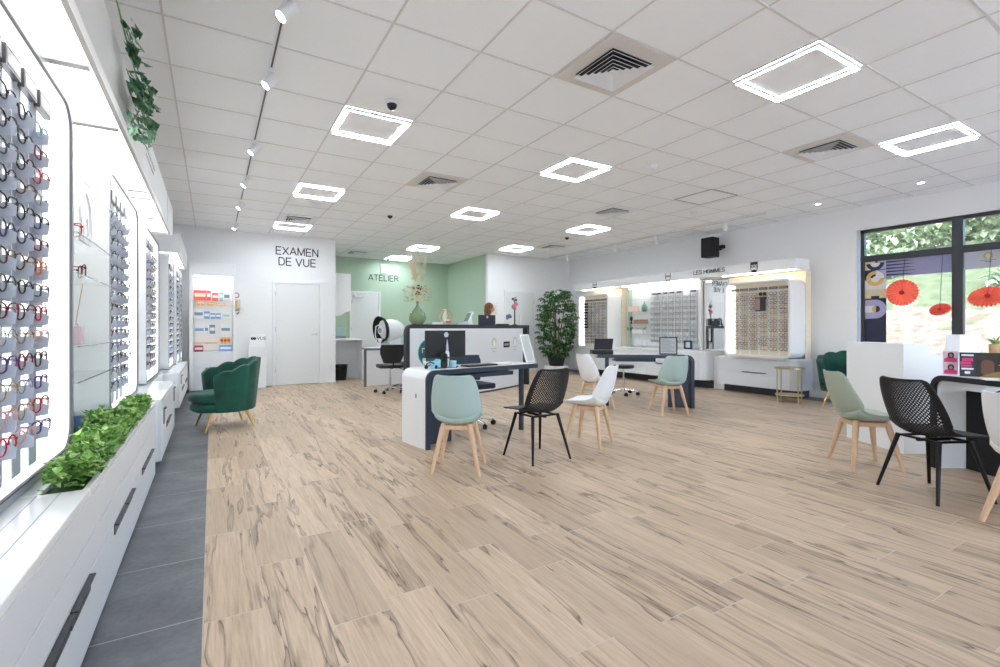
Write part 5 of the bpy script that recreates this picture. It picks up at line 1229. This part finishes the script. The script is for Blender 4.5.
# counter items
ux, uy = math.cos(math.radians(-29.9)), math.sin(math.radians(-29.9))
def cp(a, b_): return (5.338+ux*a-uy*b_, 1.79+uy*a+ux*b_)
t = thing('storage_box', 'plain white box standing on the lower part of the angular counter', 'box', (*cp(.863, .33), .866), math.radians(-29.9)); m = MB(); m.box(-.10, .10, -.07, .07, 0, .19); P(m, 'body', white_lac, t, bevel=.003); m = MB(); m.box(-.101, .101, -.071, .071, .17, .192); P(m, 'lid', white_lac, t, bevel=.002)
t = thing('potted_plant', 'small spiky plant in a wooden pot on the angular counter', 'plant', (*cp(1.2, .35), .866)); m = MB(); m.lathe([(.045, 0), (.05, .1), (.04, .1), (.038, .08), (.0001, .08)], 16); P(m, 'pot', noisy('light wood pot', hexc('b08c63'), hexc('c9a77c'), 20), t, smooth='auto')
m = MB()
for k in range(34): a = rnd(0, 2*PI); m.leaf((.01*math.cos(a), .01*math.sin(a), .09), (math.cos(a), math.sin(a), rnd(.3, 2.2)), (0, 0, 1), rnd(.08, .15), .014, .3)
P(m, 'leaves', leaf1, t)

# ---- office chairs and stools
def star_base(t, R=.23, col=chrome, h=.43):
    m = MB(); m.cone((0, 0, .07), (0, 0, .11), .032, .026, 16)
    for k in range(5): a = 2*PI*k/5+.3; m.tube([(0, 0, .095), (R*.5*math.cos(a), R*.5*math.sin(a), .085), (R*math.cos(a), R*math.sin(a), .06)], .013, 8)
    P(m, 'star_base', col, t, smooth='auto')
    m = MB(); m.cone((0, 0, .1), (0, 0, .28), .020, n=14); m.cone((0, 0, .28), (0, 0, h), .012, n=12); P(m, 'gas_lift', col, t, smooth='auto')
    for k in range(5):
        a = 2*PI*k/5+.3; x, y = R*math.cos(a), R*math.sin(a); m = MB(); s_, c_ = math.sin(a+.8), math.cos(a+.8)
        for q in (-.013, .013): m.cone((x+c_*(q-.008), y+s_*(q-.008), .026), (x+c_*(q+.008), y+s_*(q+.008), .026), .026, n=14)
        m.cone((x, y, .03), (x, y, .062), .008, n=8); P(m, 'caster', black_pl, t, smooth='auto')
def stool(lb, x, y, r_, h):
    t = thing('swivel_stool', lb, 'stool', (x, y, 0)); star_base(t, .23, chrome, h-.05)
    m = MB(); m.lathe([(.0001, h-.055), (r_*.9, h-.055), (r_, h-.04), (r_, h-.015), (r_*.93, h), (.0001, h)], 32); P(m, 'seat', mat('black leatherette', hexc('1a1b1d'), .4), t, smooth='auto')
def office(lb, x, y, rz, mt, bw=.38, bz0=.53, bz1=.83, taper=.75, sz=.49):
    t = thing('office_chair', lb, 'office chair', (x, y, 0), rz); star_base(t, .25, chrome, sz-.06)
    m = MB(); m.prism(rrect(-.22, .22, -.21, .2, .08, 6), 'z', sz-.055, sz); P(m, 'seat', mt, t, smooth='auto', bevel=.015, seg=3)
    Pp = []; Nn = []
    for i in range(11):
        f_ = i/10; z = bz0+(bz1-bz0)*f_; w_ = bw/2*(taper+(1-taper)*min(1, f_*1.9))*(1 if f_ < .9 else .93); r = []; q = []
        for j in range(15):
            u = -1+2*j/14; r.append((u*w_, -.22-.03*f_+.05*u*u, z)); q.append((0, 1, 0))
        Pp.append(r); Nn.append(q)
    m = MB(); m.shell(Pp, Nn, .035); P(m, 'backrest', mt, t, smooth='auto', bevel=.01, seg=3)
    m = MB(); m.tube([(0, -.05, sz-.06), (0, -.2, sz-.05), (0, -.255, sz+.02), (0, -.25, bz0+.1)], .014, 8); m.tube([(0, 0, sz-.065), (.16, .0, sz-.07), (.24, 0, sz-.1)], .006, 6); P(m, 'bracket_and_lever', black_pl, t)
    return t
blk_lea = mat('black leatherette', hexc('1a1b1d'), .4)
office('black office chair with tapered back at the atelier desk', 2.70, 7.98, -.1, blk_lea, .42, .52, .84, .7)
stool('black swivel stool half hidden behind the tapered office chair', 3.10, 8.28, .19, .50)
office('navy fabric office chair behind the left desk', 2.60, 4.78, PI+.1, mat('navy fabric', hexc('333d4e'), .85), .46, .50, .80, .9, .49)
stool('black round swivel stool with chrome base behind the far desk', 6.03, 5.75, .17, .50)
# ---- atelier desk with optical machine
o = thing('desk', 'white desk with dark edging carrying the optical measuring machine', 'desk', (2.53, 8.95, 0), math.radians(8))
m = MB(); m.prism(arcprof(1.9, .73, .03, .035, 4), 'y', 0, .05); m.box(.15, 1.9, .05, .5, .695, .73); m.box(1.865, 1.9, 0, .5, 0, .7); P(m, 'frame', mat('grey edging', hexc('6a6d70'), .5), o)
m = MB(); m.box(.036, 1.864, .01, .03, .01, .694); P(m, 'front_panel', white_lac, o)
m = MB(); m.box(.15, 1.89, .005, .495, .73, .734); P(m, 'top_laminate', white_gloss, o)
t = thing('optical_machine', 'white optical measuring machine with a black hood on the atelier desk', 'optical instrument', (3.10, 9.24, .736), -1.15)
# local -y points at the patient side
m = MB(); T = Matrix.Translation((-.02, -.16, .36)) @ Matrix.Rotation(PI/2+.1, 4, 'X') @ Matrix.Diagonal((.85, 1.15, 1, 1)); m.lathe([(.0001, -.10), (.16, -.08), (.21, -.02), (.235, .07), (.225, .07), (.195, -.01), (.14, -.06), (.0001, -.07)], 36, T=T); P(m, 'black_hood', mat('matt black hood', hexc('101113'), .7), t, smooth='auto')
m = MB(); T = Matrix.Translation((-.02, .02, .33)) @ Matrix.Rotation(-PI/2+.1, 4, 'X') @ Matrix.Diagonal((.9, 1.1, 1, 1)); m.lathe([(.205, -.14), (.21, -.06), (.21, .06), (.19, .2), (.14, .32), (.0001, .40)], 36, T=T); P(m, 'body_shell', white_gloss, t, smooth='auto')
m = MB(); m.prism([(-.14, -.2), (.14, -.2), (.16, .3), (-.16, .3)], 'z', 0, .06); m.prism([(-.08, -.05), (.08, -.05), (.1, .25), (-.1, .25)], 'z', .06, .2); P(m, 'base', white_pl, t, bevel=.01)
m = MB(); c0 = Vector((.02, -.24, .34)); m.tube([(c0.x+.06*math.cos(a*PI/12), c0.y, c0.z+.07*math.sin(a*PI/12)) for a in range(24)], .012, 8, closed=True); P(m, 'eyepiece_ring', white_pl, t, smooth=True)
m = MB(); T = Matrix.Translation((.02, -.245, .34)) @ Matrix.Rotation(PI/2, 4, 'X'); m.lathe([(.0001, 0), (.045, 0), (.05, .01), (.035, .02), (.0001, .015)], 24, T=T); P(m, 'eyepiece', mat('grey lens unit', hexc('9aa0a6'), .2), t, smooth='auto')
m = MB(); m.tube([(-.02, -.24, .45), (-.11, -.24, .42), (-.13, -.24, .25), (-.08, -.24, .1), (-.03, -.22, .06)], .011, 8); m.box(-.05, .07, -.27, -.22, .16, .18); m.box(-.01, .03, -.26, -.23, .06, .16); m.lathe([(.035, 0), (.035, .06)], 16, (.02, -.25, .12)); P(m, 'chin_rest', white_pl, t, smooth='auto')
t = thing('desktop_device', 'small dark device on the atelier desk beside the machine', 'device', (3.55, 9.2, .735), .2); m = MB(); m.prism([(-.1, 0), (.1, 0), (.08, .1), (-.08, .05)], 'y', -.08, .08); P(m, 'housing', mat('dark grey plastic', hexc('2d2f33'), .4), t, bevel=.006); m = MB(); m.box(-.06, .06, -.07, .07, .0, .005); P(m, 'foot', black_pl, t)
# ---- small alcove at the left of the atelier opening
wt = thing('wall_counter', 'white wall-mounted counter and panel at the left side of the alcove', 'counter', (2.26, 10.5, 0), 0, world=True)
m = MB(); m.box(2.256, 2.95, 10.3, 10.75, .86, .90); P(m, 'worktop', white_gloss, wt)
m = MB(); m.box(2.86, 2.90, 10.32, 10.75, 0, .86); P(m, 'side_panel', white_lac, wt)
m = MB(); m.box(2.256, 2.86, 10.72, 10.75, 0, .86); P(m, 'back_panel', white_front, wt)
t = thing('wall_cupboard', 'white upper cupboard with a curved lower edge in the alcove', 'cupboard', (2.26, 10.5, 1.3), 0, world=True)
m = MB(); m.prism([(2.256, 1.42), (2.32, 1.38), (2.42, 1.40), (2.5, 1.46), (2.62, 1.50), (2.62, 2.30), (2.256, 2.30)], 'y', 10.35, 10.75); P(m, 'carcass', white_lac, t); m = MB(); m.box(2.27, 2.61, 10.34, 10.35, 1.52, 2.28); P(m, 'door', white_lac, t)
t = thing('edging_machine', 'pale aqua transparent machine on the alcove counter', 'machine', (2.40, 10.52, .9)); m = MB(); m.box(-.10, .12, -.1, .1, .05, .24); P(m, 'aqua_cover', mat('aqua plastic', hexc('b7d8d3'), .15, alpha=.85), t, bevel=.01); m = MB(); m.box(-.11, .13, -.11, .11, 0, .05); P(m, 'base', mat('grey base', hexc('8e9494'), .5), t, bevel=.006)
t = thing('waste_bin', 'black waste bin with a bin liner under the alcove counter', 'bin', (2.42, 10.42, 0)); m = MB(); m.lathe([(.0001, 0), (.115, 0), (.14, .30), (.145, .33), (.135, .33), (.11, .02), (.0001, .02)], 28); P(m, 'bin_body', mat('bin black', hexc('191a1b'), .4), t, smooth='auto')
m = MB(); Pp = [[((.146+.006*math.sin(k*5+i*2))*math.cos(2*PI*k/28), (.146+.006*math.sin(k*5+i*2))*math.sin(2*PI*k/28), z) for k in range(29)] for i, z in enumerate((.26, .30, .335))]; m.grid(Pp); P(m, 'bin_liner', mat('liner black', hexc('111112'), .25), t, smooth=True)
t = thing('emergency_light', 'small white emergency light box high on the green wall', 'emergency light', (4.03, RY, 2.60)); m = MB(); m.box(-.13, .07, -.05, 0, -.02, .24); P(m, 'housing', mat('grey white cover', hexc('c9cfcb'), .6), t, bevel=.01); m = MB(); m.box(-.09, .03, -.053, -.05, .02, .2); P(m, 'diffuser', mat('frosted cover', hexc('bcc6c0'), .6), t)
dome(3.97, 11.9, 'black dome security camera at the back of the green alcove')
t = thing('notice_sign', 'white notice sheet beside the right rear door', 'notice', (6.12, YB, 1.6)); m = MB(); m.box(-.08, .08, -.003, -.001, -.16, .16); P(m, 'sheet', mat('paper white', hexc('eceae5'), .8), t)
m = MB()
for k in range(8): m.box(-.06, .05-(k % 3)*.02, -.0036, -.003, -.12+k*.03, -.114+k*.03)
P(m, 'text_line', mat('grey text', hexc('a9abb0'), .6), t)
# socket at door
m = MB(); m.prism(rrect(2.10, 2.17, .28, .35, .01, 3), 'y', YB-.008, YB-.001); tag(m.build('wall_socket', white_pl), 'white wall socket low beside the vision test door', 'socket')

# ---- tall plant on plinth
m = MB(); m.box(7.14, 7.56, 8.99, 9.41, 0, .20); tag(m.build('plant_plinth', white_lac, bevel=.005), 'low white plinth under the tall corner plant', 'plinth')
t = thing('potted_tree', 'tall leafy green plant in a black pot in the far corner', 'plant', (7.35, 9.2, .2))
m = MB(); m.lathe([(.0001, 0), (.17, 0), (.24, .30), (.225, .30), (.2, .27), (.0001, .27)], 30); P(m, 'pot', mat('pot black', hexc('1c1e21'), .5), t, smooth='auto')
m = MB(); whs = []
for k in range(9):
    a = 2*PI*k/9; top = (.34*math.cos(a)*rnd(.3, 1), .34*math.sin(a)*rnd(.3, 1), rnd(1.1, 1.75)); m.tube([(.05*math.cos(a), .05*math.sin(a), .25), (top[0]*.4, top[1]*.4, top[2]*.5), top], .010, 7)
P(m, 'trunks', mat('green brown stem', hexc('5a5136'), .7), t)
m = MB(); m2 = MB()
for k in range(330):
    z = rnd(.25, 1.86); w_ = .50*math.sin(PI*min(1, max(.12, (z-.05)/2.05)))**.55
    a = rnd(0, 2*PI); rr = w_*rnd(.35, 1.0)**.6; c0 = Vector((rr*math.cos(a), rr*math.sin(a), z))
    nl = 7; tilt = Vector((math.cos(a), math.sin(a), .3)); tilt.normalize()
    for q in range(nl):
        b_ = 2*PI*q/nl+rnd(-.2, .2); d = Vector((math.cos(b_), math.sin(b_), -.55))+tilt*.5
        (m if rnd(0, 1) < .75 else m2).leaf(tuple(c0), d, (0, 0, 1), rnd(.10, .17), rnd(.035, .05), .25)
P(m, 'foliage', leaf_dark, t); P(m2, 'lighter_foliage', noisy('mid green leaf', hexc('3a6a35'), hexc('86a873'), 14, .4), t)

# ---- person behind reception
def skin_fig(name, parent, mt, chains, loc=(0, 0, 0), sub=2):
    vs, es, rs = [], [], []
    idx = {}
    for ch in chains:
        prev = None
        for (p, r) in ch:
            key = tuple(round(c_, 4) for c_ in p)
            if key not in idx: idx[key] = len(vs); vs.append(p); rs.append(r)
            i = idx[key]
            if prev is not None and prev != i: es.append((prev, i))
            prev = i
    me = bpy.data.meshes.new(name); me.from_pydata(vs, es, []); me.materials.append(mt)
    o = bpy.data.objects.new(name, me); COL.objects.link(o); o.parent = parent
    sk = o.modifiers.new('skin', 'SKIN'); sk.use_smooth_shade = True
    lay = me.skin_vertices[0].data if me.skin_vertices else None
    if lay is None:
        bm = bmesh.new(); bm.from_mesh(me); bm.verts.layers.skin.verify(); bm.to_mesh(me); bm.free(); lay = me.skin_vertices[0].data
    for d, r in zip(lay, rs): d.radius = (r, r) if not isinstance(r, tuple) else r
    lay[0].use_root = True
    ss = o.modifiers.new('sub', 'SUBSURF'); ss.levels = sub; ss.render_levels = sub
    return o
pr = thing('person', 'person with brown hair working behind the dark monitor at reception', 'person', (5.07, 8.62, 0), -2.0)
pr.scale = (1.035, 1.035, 1.035)
skin = mat('skin', hexc('c99b80'), .55); hair = noisy('brown hair', hexc('5a3a26'), hexc('8a6040'), 60, .6, (1, 1, .2)); top_m = mat('dark navy top', hexc('232a38'), .8); trs = mat('black trousers', hexc('1c1d20'), .8)
# local +y = facing
cx = [((0, 0, .86), .14), ((0, 0, .98), .12), ((0, .01, 1.12), .135), ((0, 0, 1.26), .12), ((0, 0, 1.33), .05), ((0, .01, 1.37), .045), ((0, .03, 1.44), .072), ((0, .035, 1.50), .078), ((0, .03, 1.55), .045)]
arms = []; legs = []
for s in (-1, 1):
    legs.append([((0, 0, .86), .14), ((s*.09, 0, .80), .085), ((s*.10, .01, .44), .052), ((s*.10, -.01, .08), .034), ((s*.10, .10, .03), .026)])
    arms.append([((0, 0, 1.26), .12), ((s*.16, 0, 1.24), .050), ((s*.20, .0, 1.0), .037), ((s*.14, .2, .95), .027), ((s*.12, .26, .95), .022)])
body = skin_fig('body', pr, skin, [cx]+arms+legs)
for s in (-1, 1):
    for q in range(5):
        dx = (q-1.5)*.016*s; L = (.06, .07, .065, .05, .045)[q]
        if q == 4: ch = [((s*.12-s*.02, .25, .955), .009), ((s*.12-s*.045, .28, .945), .0075)]
        else: ch = [((s*.12+dx*.6, .26, .955), .008), ((s*.12+dx, .26+L*.6, .957), .0078), ((s*.12+dx, .26+L, .944), .006)]
        skin_fig('finger', pr, skin, [ch], sub=1)
m = MB(); Pp = []
for i, (z, rx, ry) in enumerate(((.84, .175, .145), (.95, .145, .125), (1.1, .165, .145), (1.22, .175, .135), (1.30, .11, .085), (1.335, .06, .055))):
    Pp.append([(rx*math.cos(2*PI*k/28), ry*math.sin(2*PI*k/28), z) for k in range(29)])
m.grid(Pp, flip=True)
for s in (-1, 1): m.cone((s*.15, 0, 1.26), (s*.205, .0, 1.0), .06, .046, 16); m.ball((s*.15, 0, 1.25), .062, 12); m.ball((s*.205, 0, 1.0), .046, 10); m.cone((s*.205, 0, 1.0), (s*.15, .17, .955), .044, .034, 14)
P(m, 'top', top_m, pr, smooth=True)
m = MB()
for s in (-1, 1): m.cone((s*.085, 0, .88), (s*.10, .01, .44), .105, .066, 18); m.cone((s*.10, .01, .44), (s*.10, -.01, .08), .066, .052, 18)
P(m, 'trousers', trs, pr, smooth='auto')
m = MB()
for s in (-1, 1): m.ball((s*.10, .05, .035), .05, 12, (.9, 2.2, .7))
P(m, 'shoe', black_pl, pr, smooth=True)
m = MB(); m.ball((0, .035, 1.485), .088, 18, (.86, .98, 1.1)); m.ball((0, .118, 1.475), .016, 8, (.8, 1, 1.2)); m.ball((.078, .03, 1.475), .02, 8, (.5, .8, 1.3)); m.ball((-.078, .03, 1.475), .02, 8, (.5, .8, 1.3)); P(m, 'face', skin, pr, smooth=True)
m = MB(); m.ball((.028, .113, 1.492), .009, 8); m.ball((-.028, .113, 1.492), .009, 8); P(m, 'eye', mat('dark eye', hexc('2a211d'), .2), pr, smooth=True)
m = MB(); m.ball((0, .118, 1.445), .018, 8, (1, .4, .3)); P(m, 'mouth', mat('lips', hexc('a55f58'), .5), pr, smooth=True)
m = MB(); m.ball((0, .01, 1.508), .098, 20, (.95, 1.0, 1.03)); m.ball((0, -.04, 1.43), .075, 16, (1.1, .7, 1.6)); m.ball((.07, .0, 1.43), .04, 12, (.7, 1.2, 2)); m.ball((-.07, .0, 1.43), .04, 12, (.7, 1.2, 2)); P(m, 'hair', hair, pr, smooth=True)

# ---- window graphics (on the inner side of the pane)
GX = XR+.062
def gpoly(nm, poly, lay, mt, par): m = MB(); m.prism(poly, 'x', GX-.0012*lay-.001, GX-.0012*(lay-1)-.001); m.build(nm, mt, par, world=True); return
gl = mat('lilac film', hexc('a9a6cc'), .5); gn = mat('navy film', hexc('262a44'), .5); gy = mat('ochre film', hexc('d0b063'), .5); gb = mat('beige film', hexc('d6cba6'), .5); gw = mat('pale film', hexc('dcdce0'), .5)
t = thing('window_graphic', 'navy, lilac and ochre geometric film down the left edge of the window', 'window film', (GX, 3.2, .14), 0, world=True)
def gy_(s): return 3.335-.265*s
def disc(cy, cz, r, a0=0, a1=360, n=28): return [(cy+r*math.cos(math.radians(a0+(a1-a0)*k/n)), cz+r*math.sin(math.radians(a0+(a1-a0)*k/n))) for k in range(n+1)]
def hring(cy, cz, r, ri, a0, a1): return disc(cy, cz, r, a0, a1)+disc(cy, cz, ri, a1, a0)
yl, yr_ = gy_(0), gy_(1); yc_ = (yl+yr_)/2
gpoly('navy_base', [(yr_, .17), (yl, .17), (yl, 2.115), (yr_, 2.115)], 1, gn, t)
gpoly('beige_block', [(yc_, 1.99), (yl, 1.99), (yl, 2.115), (yc_, 2.115)], 2, gb, t); gpoly('lilac_block', [(yr_, 1.99), (yc_-.03, 1.99), (yc_-.03, 2.115), (yr_, 2.115)], 2, gl, t)
gpoly('lilac_arc', hring(yc_, 2.09, .11, .06, 180, 355), 3, gn, t); gpoly('pale_disc', disc(yc_, 2.09, .06, 180, 360), 3, gw, t)
gpoly('pale_block', [(yr_, 1.70), (yl, 1.70), (yl, 1.84), (yr_, 1.84)], 2, gw, t); gpoly('lilac_block', [(yr_, 1.84), (yc_, 1.84), (yc_, 1.98), (yr_, 1.98)], 2, gl, t)
gpoly('ochre_arc', hring(yc_, 1.86, .11, .055, 180, 360), 4, gy, t); gpoly('ochre_arc', hring(yc_, 1.86, .11, .055, 0, 100), 4, gy, t); gpoly('pale_arc', hring(yc_, 1.86, .11, .055, 100, 180), 4, gw, t); gpoly('pale_disc', disc(yc_, 1.86, .055), 4, gw, t); gpoly('navy_arc', hring(yc_, 1.86, .06, .03, 10, 100), 5, gn, t)
gpoly('beige_block', [(yr_, 1.565), (yl, 1.565), (yl, 1.70), (yr_, 1.70)], 2, gb, t); gpoly('navy_block', [(yc_-.05, 1.555), (yc_+.05, 1.555), (yc_+.05, 1.60), (yc_-.05, 1.60)], 3, gn, t)
gpoly('lilac_loop', [(yl, 1.26)]+disc(yr_+.135, 1.405, .14, 270, 90, 20)[:]+[(yl, 1.545)], 2, gl, t) 
gpoly('pale_bar', [(yl, 1.355), (yc_+.02, 1.355), (yc_+.02, 1.455), (yl, 1.455)], 3, gw, t); gpoly('ochre_half', disc(yc_-.01, 1.405, .05, -90, 90, 12), 4, gy, t); gpoly('navy_half', disc(yc_-.01, 1.405, .05, 90, 270, 12), 4, gn, t)
t = thing('window_graphic', 'lilac band of film with navy stripes across the first window pane', 'window film', (GX, 2.7, 1.87), 0, world=True)
gpoly('lilac_band', [(2.36, 1.87), (3.07, 1.87), (3.07, 2.115), (2.36, 2.115)], 1, mat('lilac grey film', hexc('8f90b4'), .5), t)
for k in range(5):
    z = 1.885+k*.047; gpoly('navy_stripe', [(3.07, z), (3.07, z+.026), (2.76-.02*(k % 2), z+.014), (2.76-.02*(k % 2), z+.010)], 2, gn, t)
t = thing('window_graphic', 'pale grey film band with a gold emblem across the second window pane', 'window film', (GX, 1.7, 1.88), 0, world=True)
gpoly('grey_band', [(1.21, 1.89), (2.24, 1.89), (2.24, 2.115), (1.21, 2.115)], 1, mat('grey film', hexc('b4b6c4'), .5), t)
gpoly('emblem_ring', hring(2.02, 2.045, .045, .027, -70, 250), 2, mat('gold film', hexc('a5a45f'), .5), t)
gpoly('emblem_flame', [(2.00, 2.01), (2.04, 2.01), (2.045, 2.04), (2.02, 2.065), (1.995, 2.04)], 2, mat('pale gold film', hexc('c9c9a4'), .5), t)
gpoly('caption', [(1.95, 1.985), (2.09, 1.985), (2.09, 1.990), (1.95, 1.990)], 2, grey_txt, t); gpoly('caption', [(1.99, 1.962), (2.05, 1.962), (2.05, 1.969), (1.99, 1.969)], 2, grey_txt, t)
# ---- paper fans
def fan(lb, y, z, R, x, tiltx, tilty, drop):
    t = thing('paper_fan', lb, 'paper fan', (x, y, z), 0, 'coral paper fans hanging in the window')
    n_ = 56; ring = []; Rm = Matrix.Rotation(tilty, 4, 'Y') @ Matrix.Rotation(PI/2, 4, 'Y')
    vs = [(0, 0, .014)]+[(R*(1 if k % 2 else .93)*math.cos(2*PI*k/n_), R*(1 if k % 2 else .93)*math.sin(2*PI*k/n_), .014 if k % 2 else -.014) for k in range(n_)]+[(0, 0, -.014)]
    m = MB(); m.add(vs, [(0, 1+k, 1+(k+1) % n_) for k in range(n_)], Rm); o_ = P(m, 'pleated_disc', orange_p, t); so = o_.modifiers.new('s', 'SOLIDIFY'); so.thickness = .002
    m = MB(); m.lathe([(.0001, .018), (R*.16, .014), (.0001, .010)], 16, T=Rm); m.lathe([(.0001, -.018), (R*.16, -.014), (.0001, -.010)], 16, T=Rm); P(m, 'hub', mat('dark red paper', hexc('b5281e'), .8), t)
    m = MB(); m.tube([(0, 0, R*.1), (XR-x+.01, 0, drop-z)], .003, 5); P(m, 'cord', mat('cord dark', hexc('55565a'), .7), t)
    m = MB(); L = drop-z
    for k in range(14): f_ = .35+k*.045; m.ball(((XR-x+.01)*f_, 0, L*f_), .006, 6)
    P(m, 'beads', black_pl, t)
fan('large coral paper fan at the left of the window', 2.84, 1.62, .19, 8.42, 0, 0, 2.115)
fan('small tilted coral paper fan beside the window mullion', 2.44, 1.37, .112, 8.42, 0, .70, 2.115)
fan('tilted coral paper fan at the right edge, before the second pane', 1.98, 1.515, .182, 8.36, 0, .75, 2.115)

# ---- outside
m = MB(); m.box(-12, 20, -18, YF-.2, -.12, -.02); struct(m.build('bounce_pavement', mat('pale bounce paving', hexc('dad7d2'), .9)))  # unseen pale ground, added to bounce daylight up to the ceiling
def hz(x, y):
    d = max(0, x-11.5); return -.15+ (min(d, 14)*.40 if d > 0 else 0)+ .12*math.sin(y*.9+x*.5)*min(1, d/2)+.07*math.sin(y*2.3-x*1.7)*min(1, d/2)+max(0, d-14)*.12
m = MB(); N1, N2 = 70, 60
m.grid([[(8.85+i*.55, -24+j*1.0, hz(8.85+i*.55, -24+j*1.0)) for i in range(N1+1)] for j in range(N2+1)])
gm_ = mat('hillside ground', (.5, .4, .3), .95); N = NT(gm_); g = N.n('ShaderNodeNewGeometry'); sx = N.n('ShaderNodeSeparateXYZ'); N.L(g.outputs['Position'], sx.inputs[0])
n1 = N.noise(g.outputs['Position'], .9, 5); n2 = N.noise(g.outputs['Position'], 5, 4)
sand = N.ramp(n2, [(.3, hexc('66533f')), (.5, hexc('83705c')), (.7, hexc('968673'))]); grass = N.ramp(n2, [(.3, hexc('45532f')), (.6, hexc('5f6a4a')), (.8, hexc('737a5a'))])
gf = N.m('GREATER_THAN', N.m('ADD', sx.outputs[2], N.m('MULTIPLY', n1, 2.2)), 2.9)
gf2 = N.m('GREATER_THAN', n1, .6); N.L(N.mix(N.m('MAXIMUM', gf, N.m('MULTIPLY', gf2, .7)), sand, grass), N.b.inputs['Base Color'])
struct(m.build('ground_outside', gm_, smooth=True))
def tree(lb, x, y, H, R, nleaf, mt, cat='tree', nm='tree', trunk=True):
    z0 = hz(x, y); t = thing(nm, lb, cat, (x, y, z0), 0, 'trees and bushes on the hillside outside')
    if trunk:
        m = MB(); m.tube([(0, 0, -.2), (.1, 0, H*.3), (-.1, .1, H*.55)], .13, 8)
        for k in range(5): a = rnd(0, 6.28); m.tube([(0, 0, H*.35), (R*.5*math.cos(a), R*.5*math.sin(a), H*.7)], .05, 6)
        P(m, 'trunk', mat('bark', hexc('5d4d3d'), .9), t)
    m = MB(); bl = [(rnd(-.6, .6)*R, rnd(-.6, .6)*R, H*rnd(.4 if trunk else .1, .85), R*rnd(.4, .65)) for _ in range(9)]
    for k in range(nleaf):
        b_ = random.choice(bl); v = Vector((rnd(-1, 1), rnd(-1, 1), rnd(-1, 1))); v.normalize(); v *= b_[3]*rnd(.6, 1)
        m.leaf((b_[0]+v.x, b_[1]+v.y, max(.05, b_[2]+v.z)), (rnd(-1, 1), rnd(-1, 1), rnd(-.5, .8)), (0, 0, 1), rnd(.2, .34), rnd(.12, .2), .2)
    P(m, 'foliage', mt, t)
tl1 = noisy('hill tree green', hexc('55734a'), hexc('a3bb90'), 5, .8); tl2 = noisy('hill tree pale', hexc('728e64'), hexc('bccdaa'), 5, .8)
for k, (x, y, H, R, lb) in enumerate(((21.5, 8.3, 3.6, 1.6, 'leafy tree at the left end of the hilltop'), (20.8, 7.1, 3.4, 1.6, 'broad leafy tree above the lilac window band'), (21.4, 5.9, 3.6, 1.6, 'leafy tree just left of the window mullion'), (20.6, 4.9, 3.3, 1.5, 'leafy tree just right of the window mullion'), (22, 3.7, 3.6, 1.6, 'leafy tree at the right edge of the photo'), (24, 7.7, 5.2, 2.0, 'taller tree rising behind the broad leafy tree'), (24.5, 5.4, 5.2, 2.0, 'taller tree rising behind the mullion'), (24, 9.8, 5, 2, 'taller tree behind the left end of the hilltop'))):
    tree(lb, x, y, H, R, 2600, (tl1, tl2)[k % 2], trunk=k > 4)
for k, (x, y, lb) in enumerate(((18.5, 6.6, 'small bush in the grass left of the small paper fan'), (17.5, 3.6, 'small bush on the slope by the mullion'), (19, 1.4, 'small bush on the slope in the second pane'))):
    tree(lb, x, y, .7, .5, 350, tl2, 'bush', 'bush', False)

# eyewear on the distant displays as one stuff object
me = STUFF.mesh('distant_eyeglasses', STUFF_M); o = bpy.data.objects.new('distant_eyeglasses', me); COL.objects.link(o); tag(o, 'rows of tiny eyeglasses on the far displays', 'eyeglasses', None, 'stuff')

# ------------------------------------------------------------------ light
wd = bpy.data.worlds.new('world'); sc.world = wd; wd.use_nodes = True; wn_ = wd.node_tree
sky = wn_.nodes.new('ShaderNodeTexSky'); sky.sky_type = 'NISHITA'; sky.sun_disc = False; sky.sun_elevation = math.radians(48); sky.sun_rotation = math.radians(250); sky.dust_density = 1.5; sky.air_density = 1.0
bg = wn_.nodes['Background']; wn_.links.new(sky.outputs[0], bg.inputs[0]); bg.inputs[1].default_value = .8
sd = bpy.data.lights.new('sun', 'SUN'); so_ = bpy.data.objects.new('sun', sd); COL.objects.link(so_); sd.energy = 1.25; sd.angle = .03; sd.color = (1, .97, .97)
so_.rotation_euler = Vector((.74, .25, -.62)).to_track_quat('-Z', 'Y').to_euler()
for ob in ORG:
    if '_org' in ob: del ob['_org']
vs = sc.view_settings; vs.view_transform = 'Standard'; vs.look = 'None'; vs.gamma = 1; vs.use_curve_mapping = False; vs.exposure = 1.05
sc.cycles.max_bounces = 10; sc.cycles.diffuse_bounces = 5; sc.cycles.transparent_max_bounces = 12; sc.cycles.use_denoising = True; sc.cycles.sample_clamp_indirect = 6
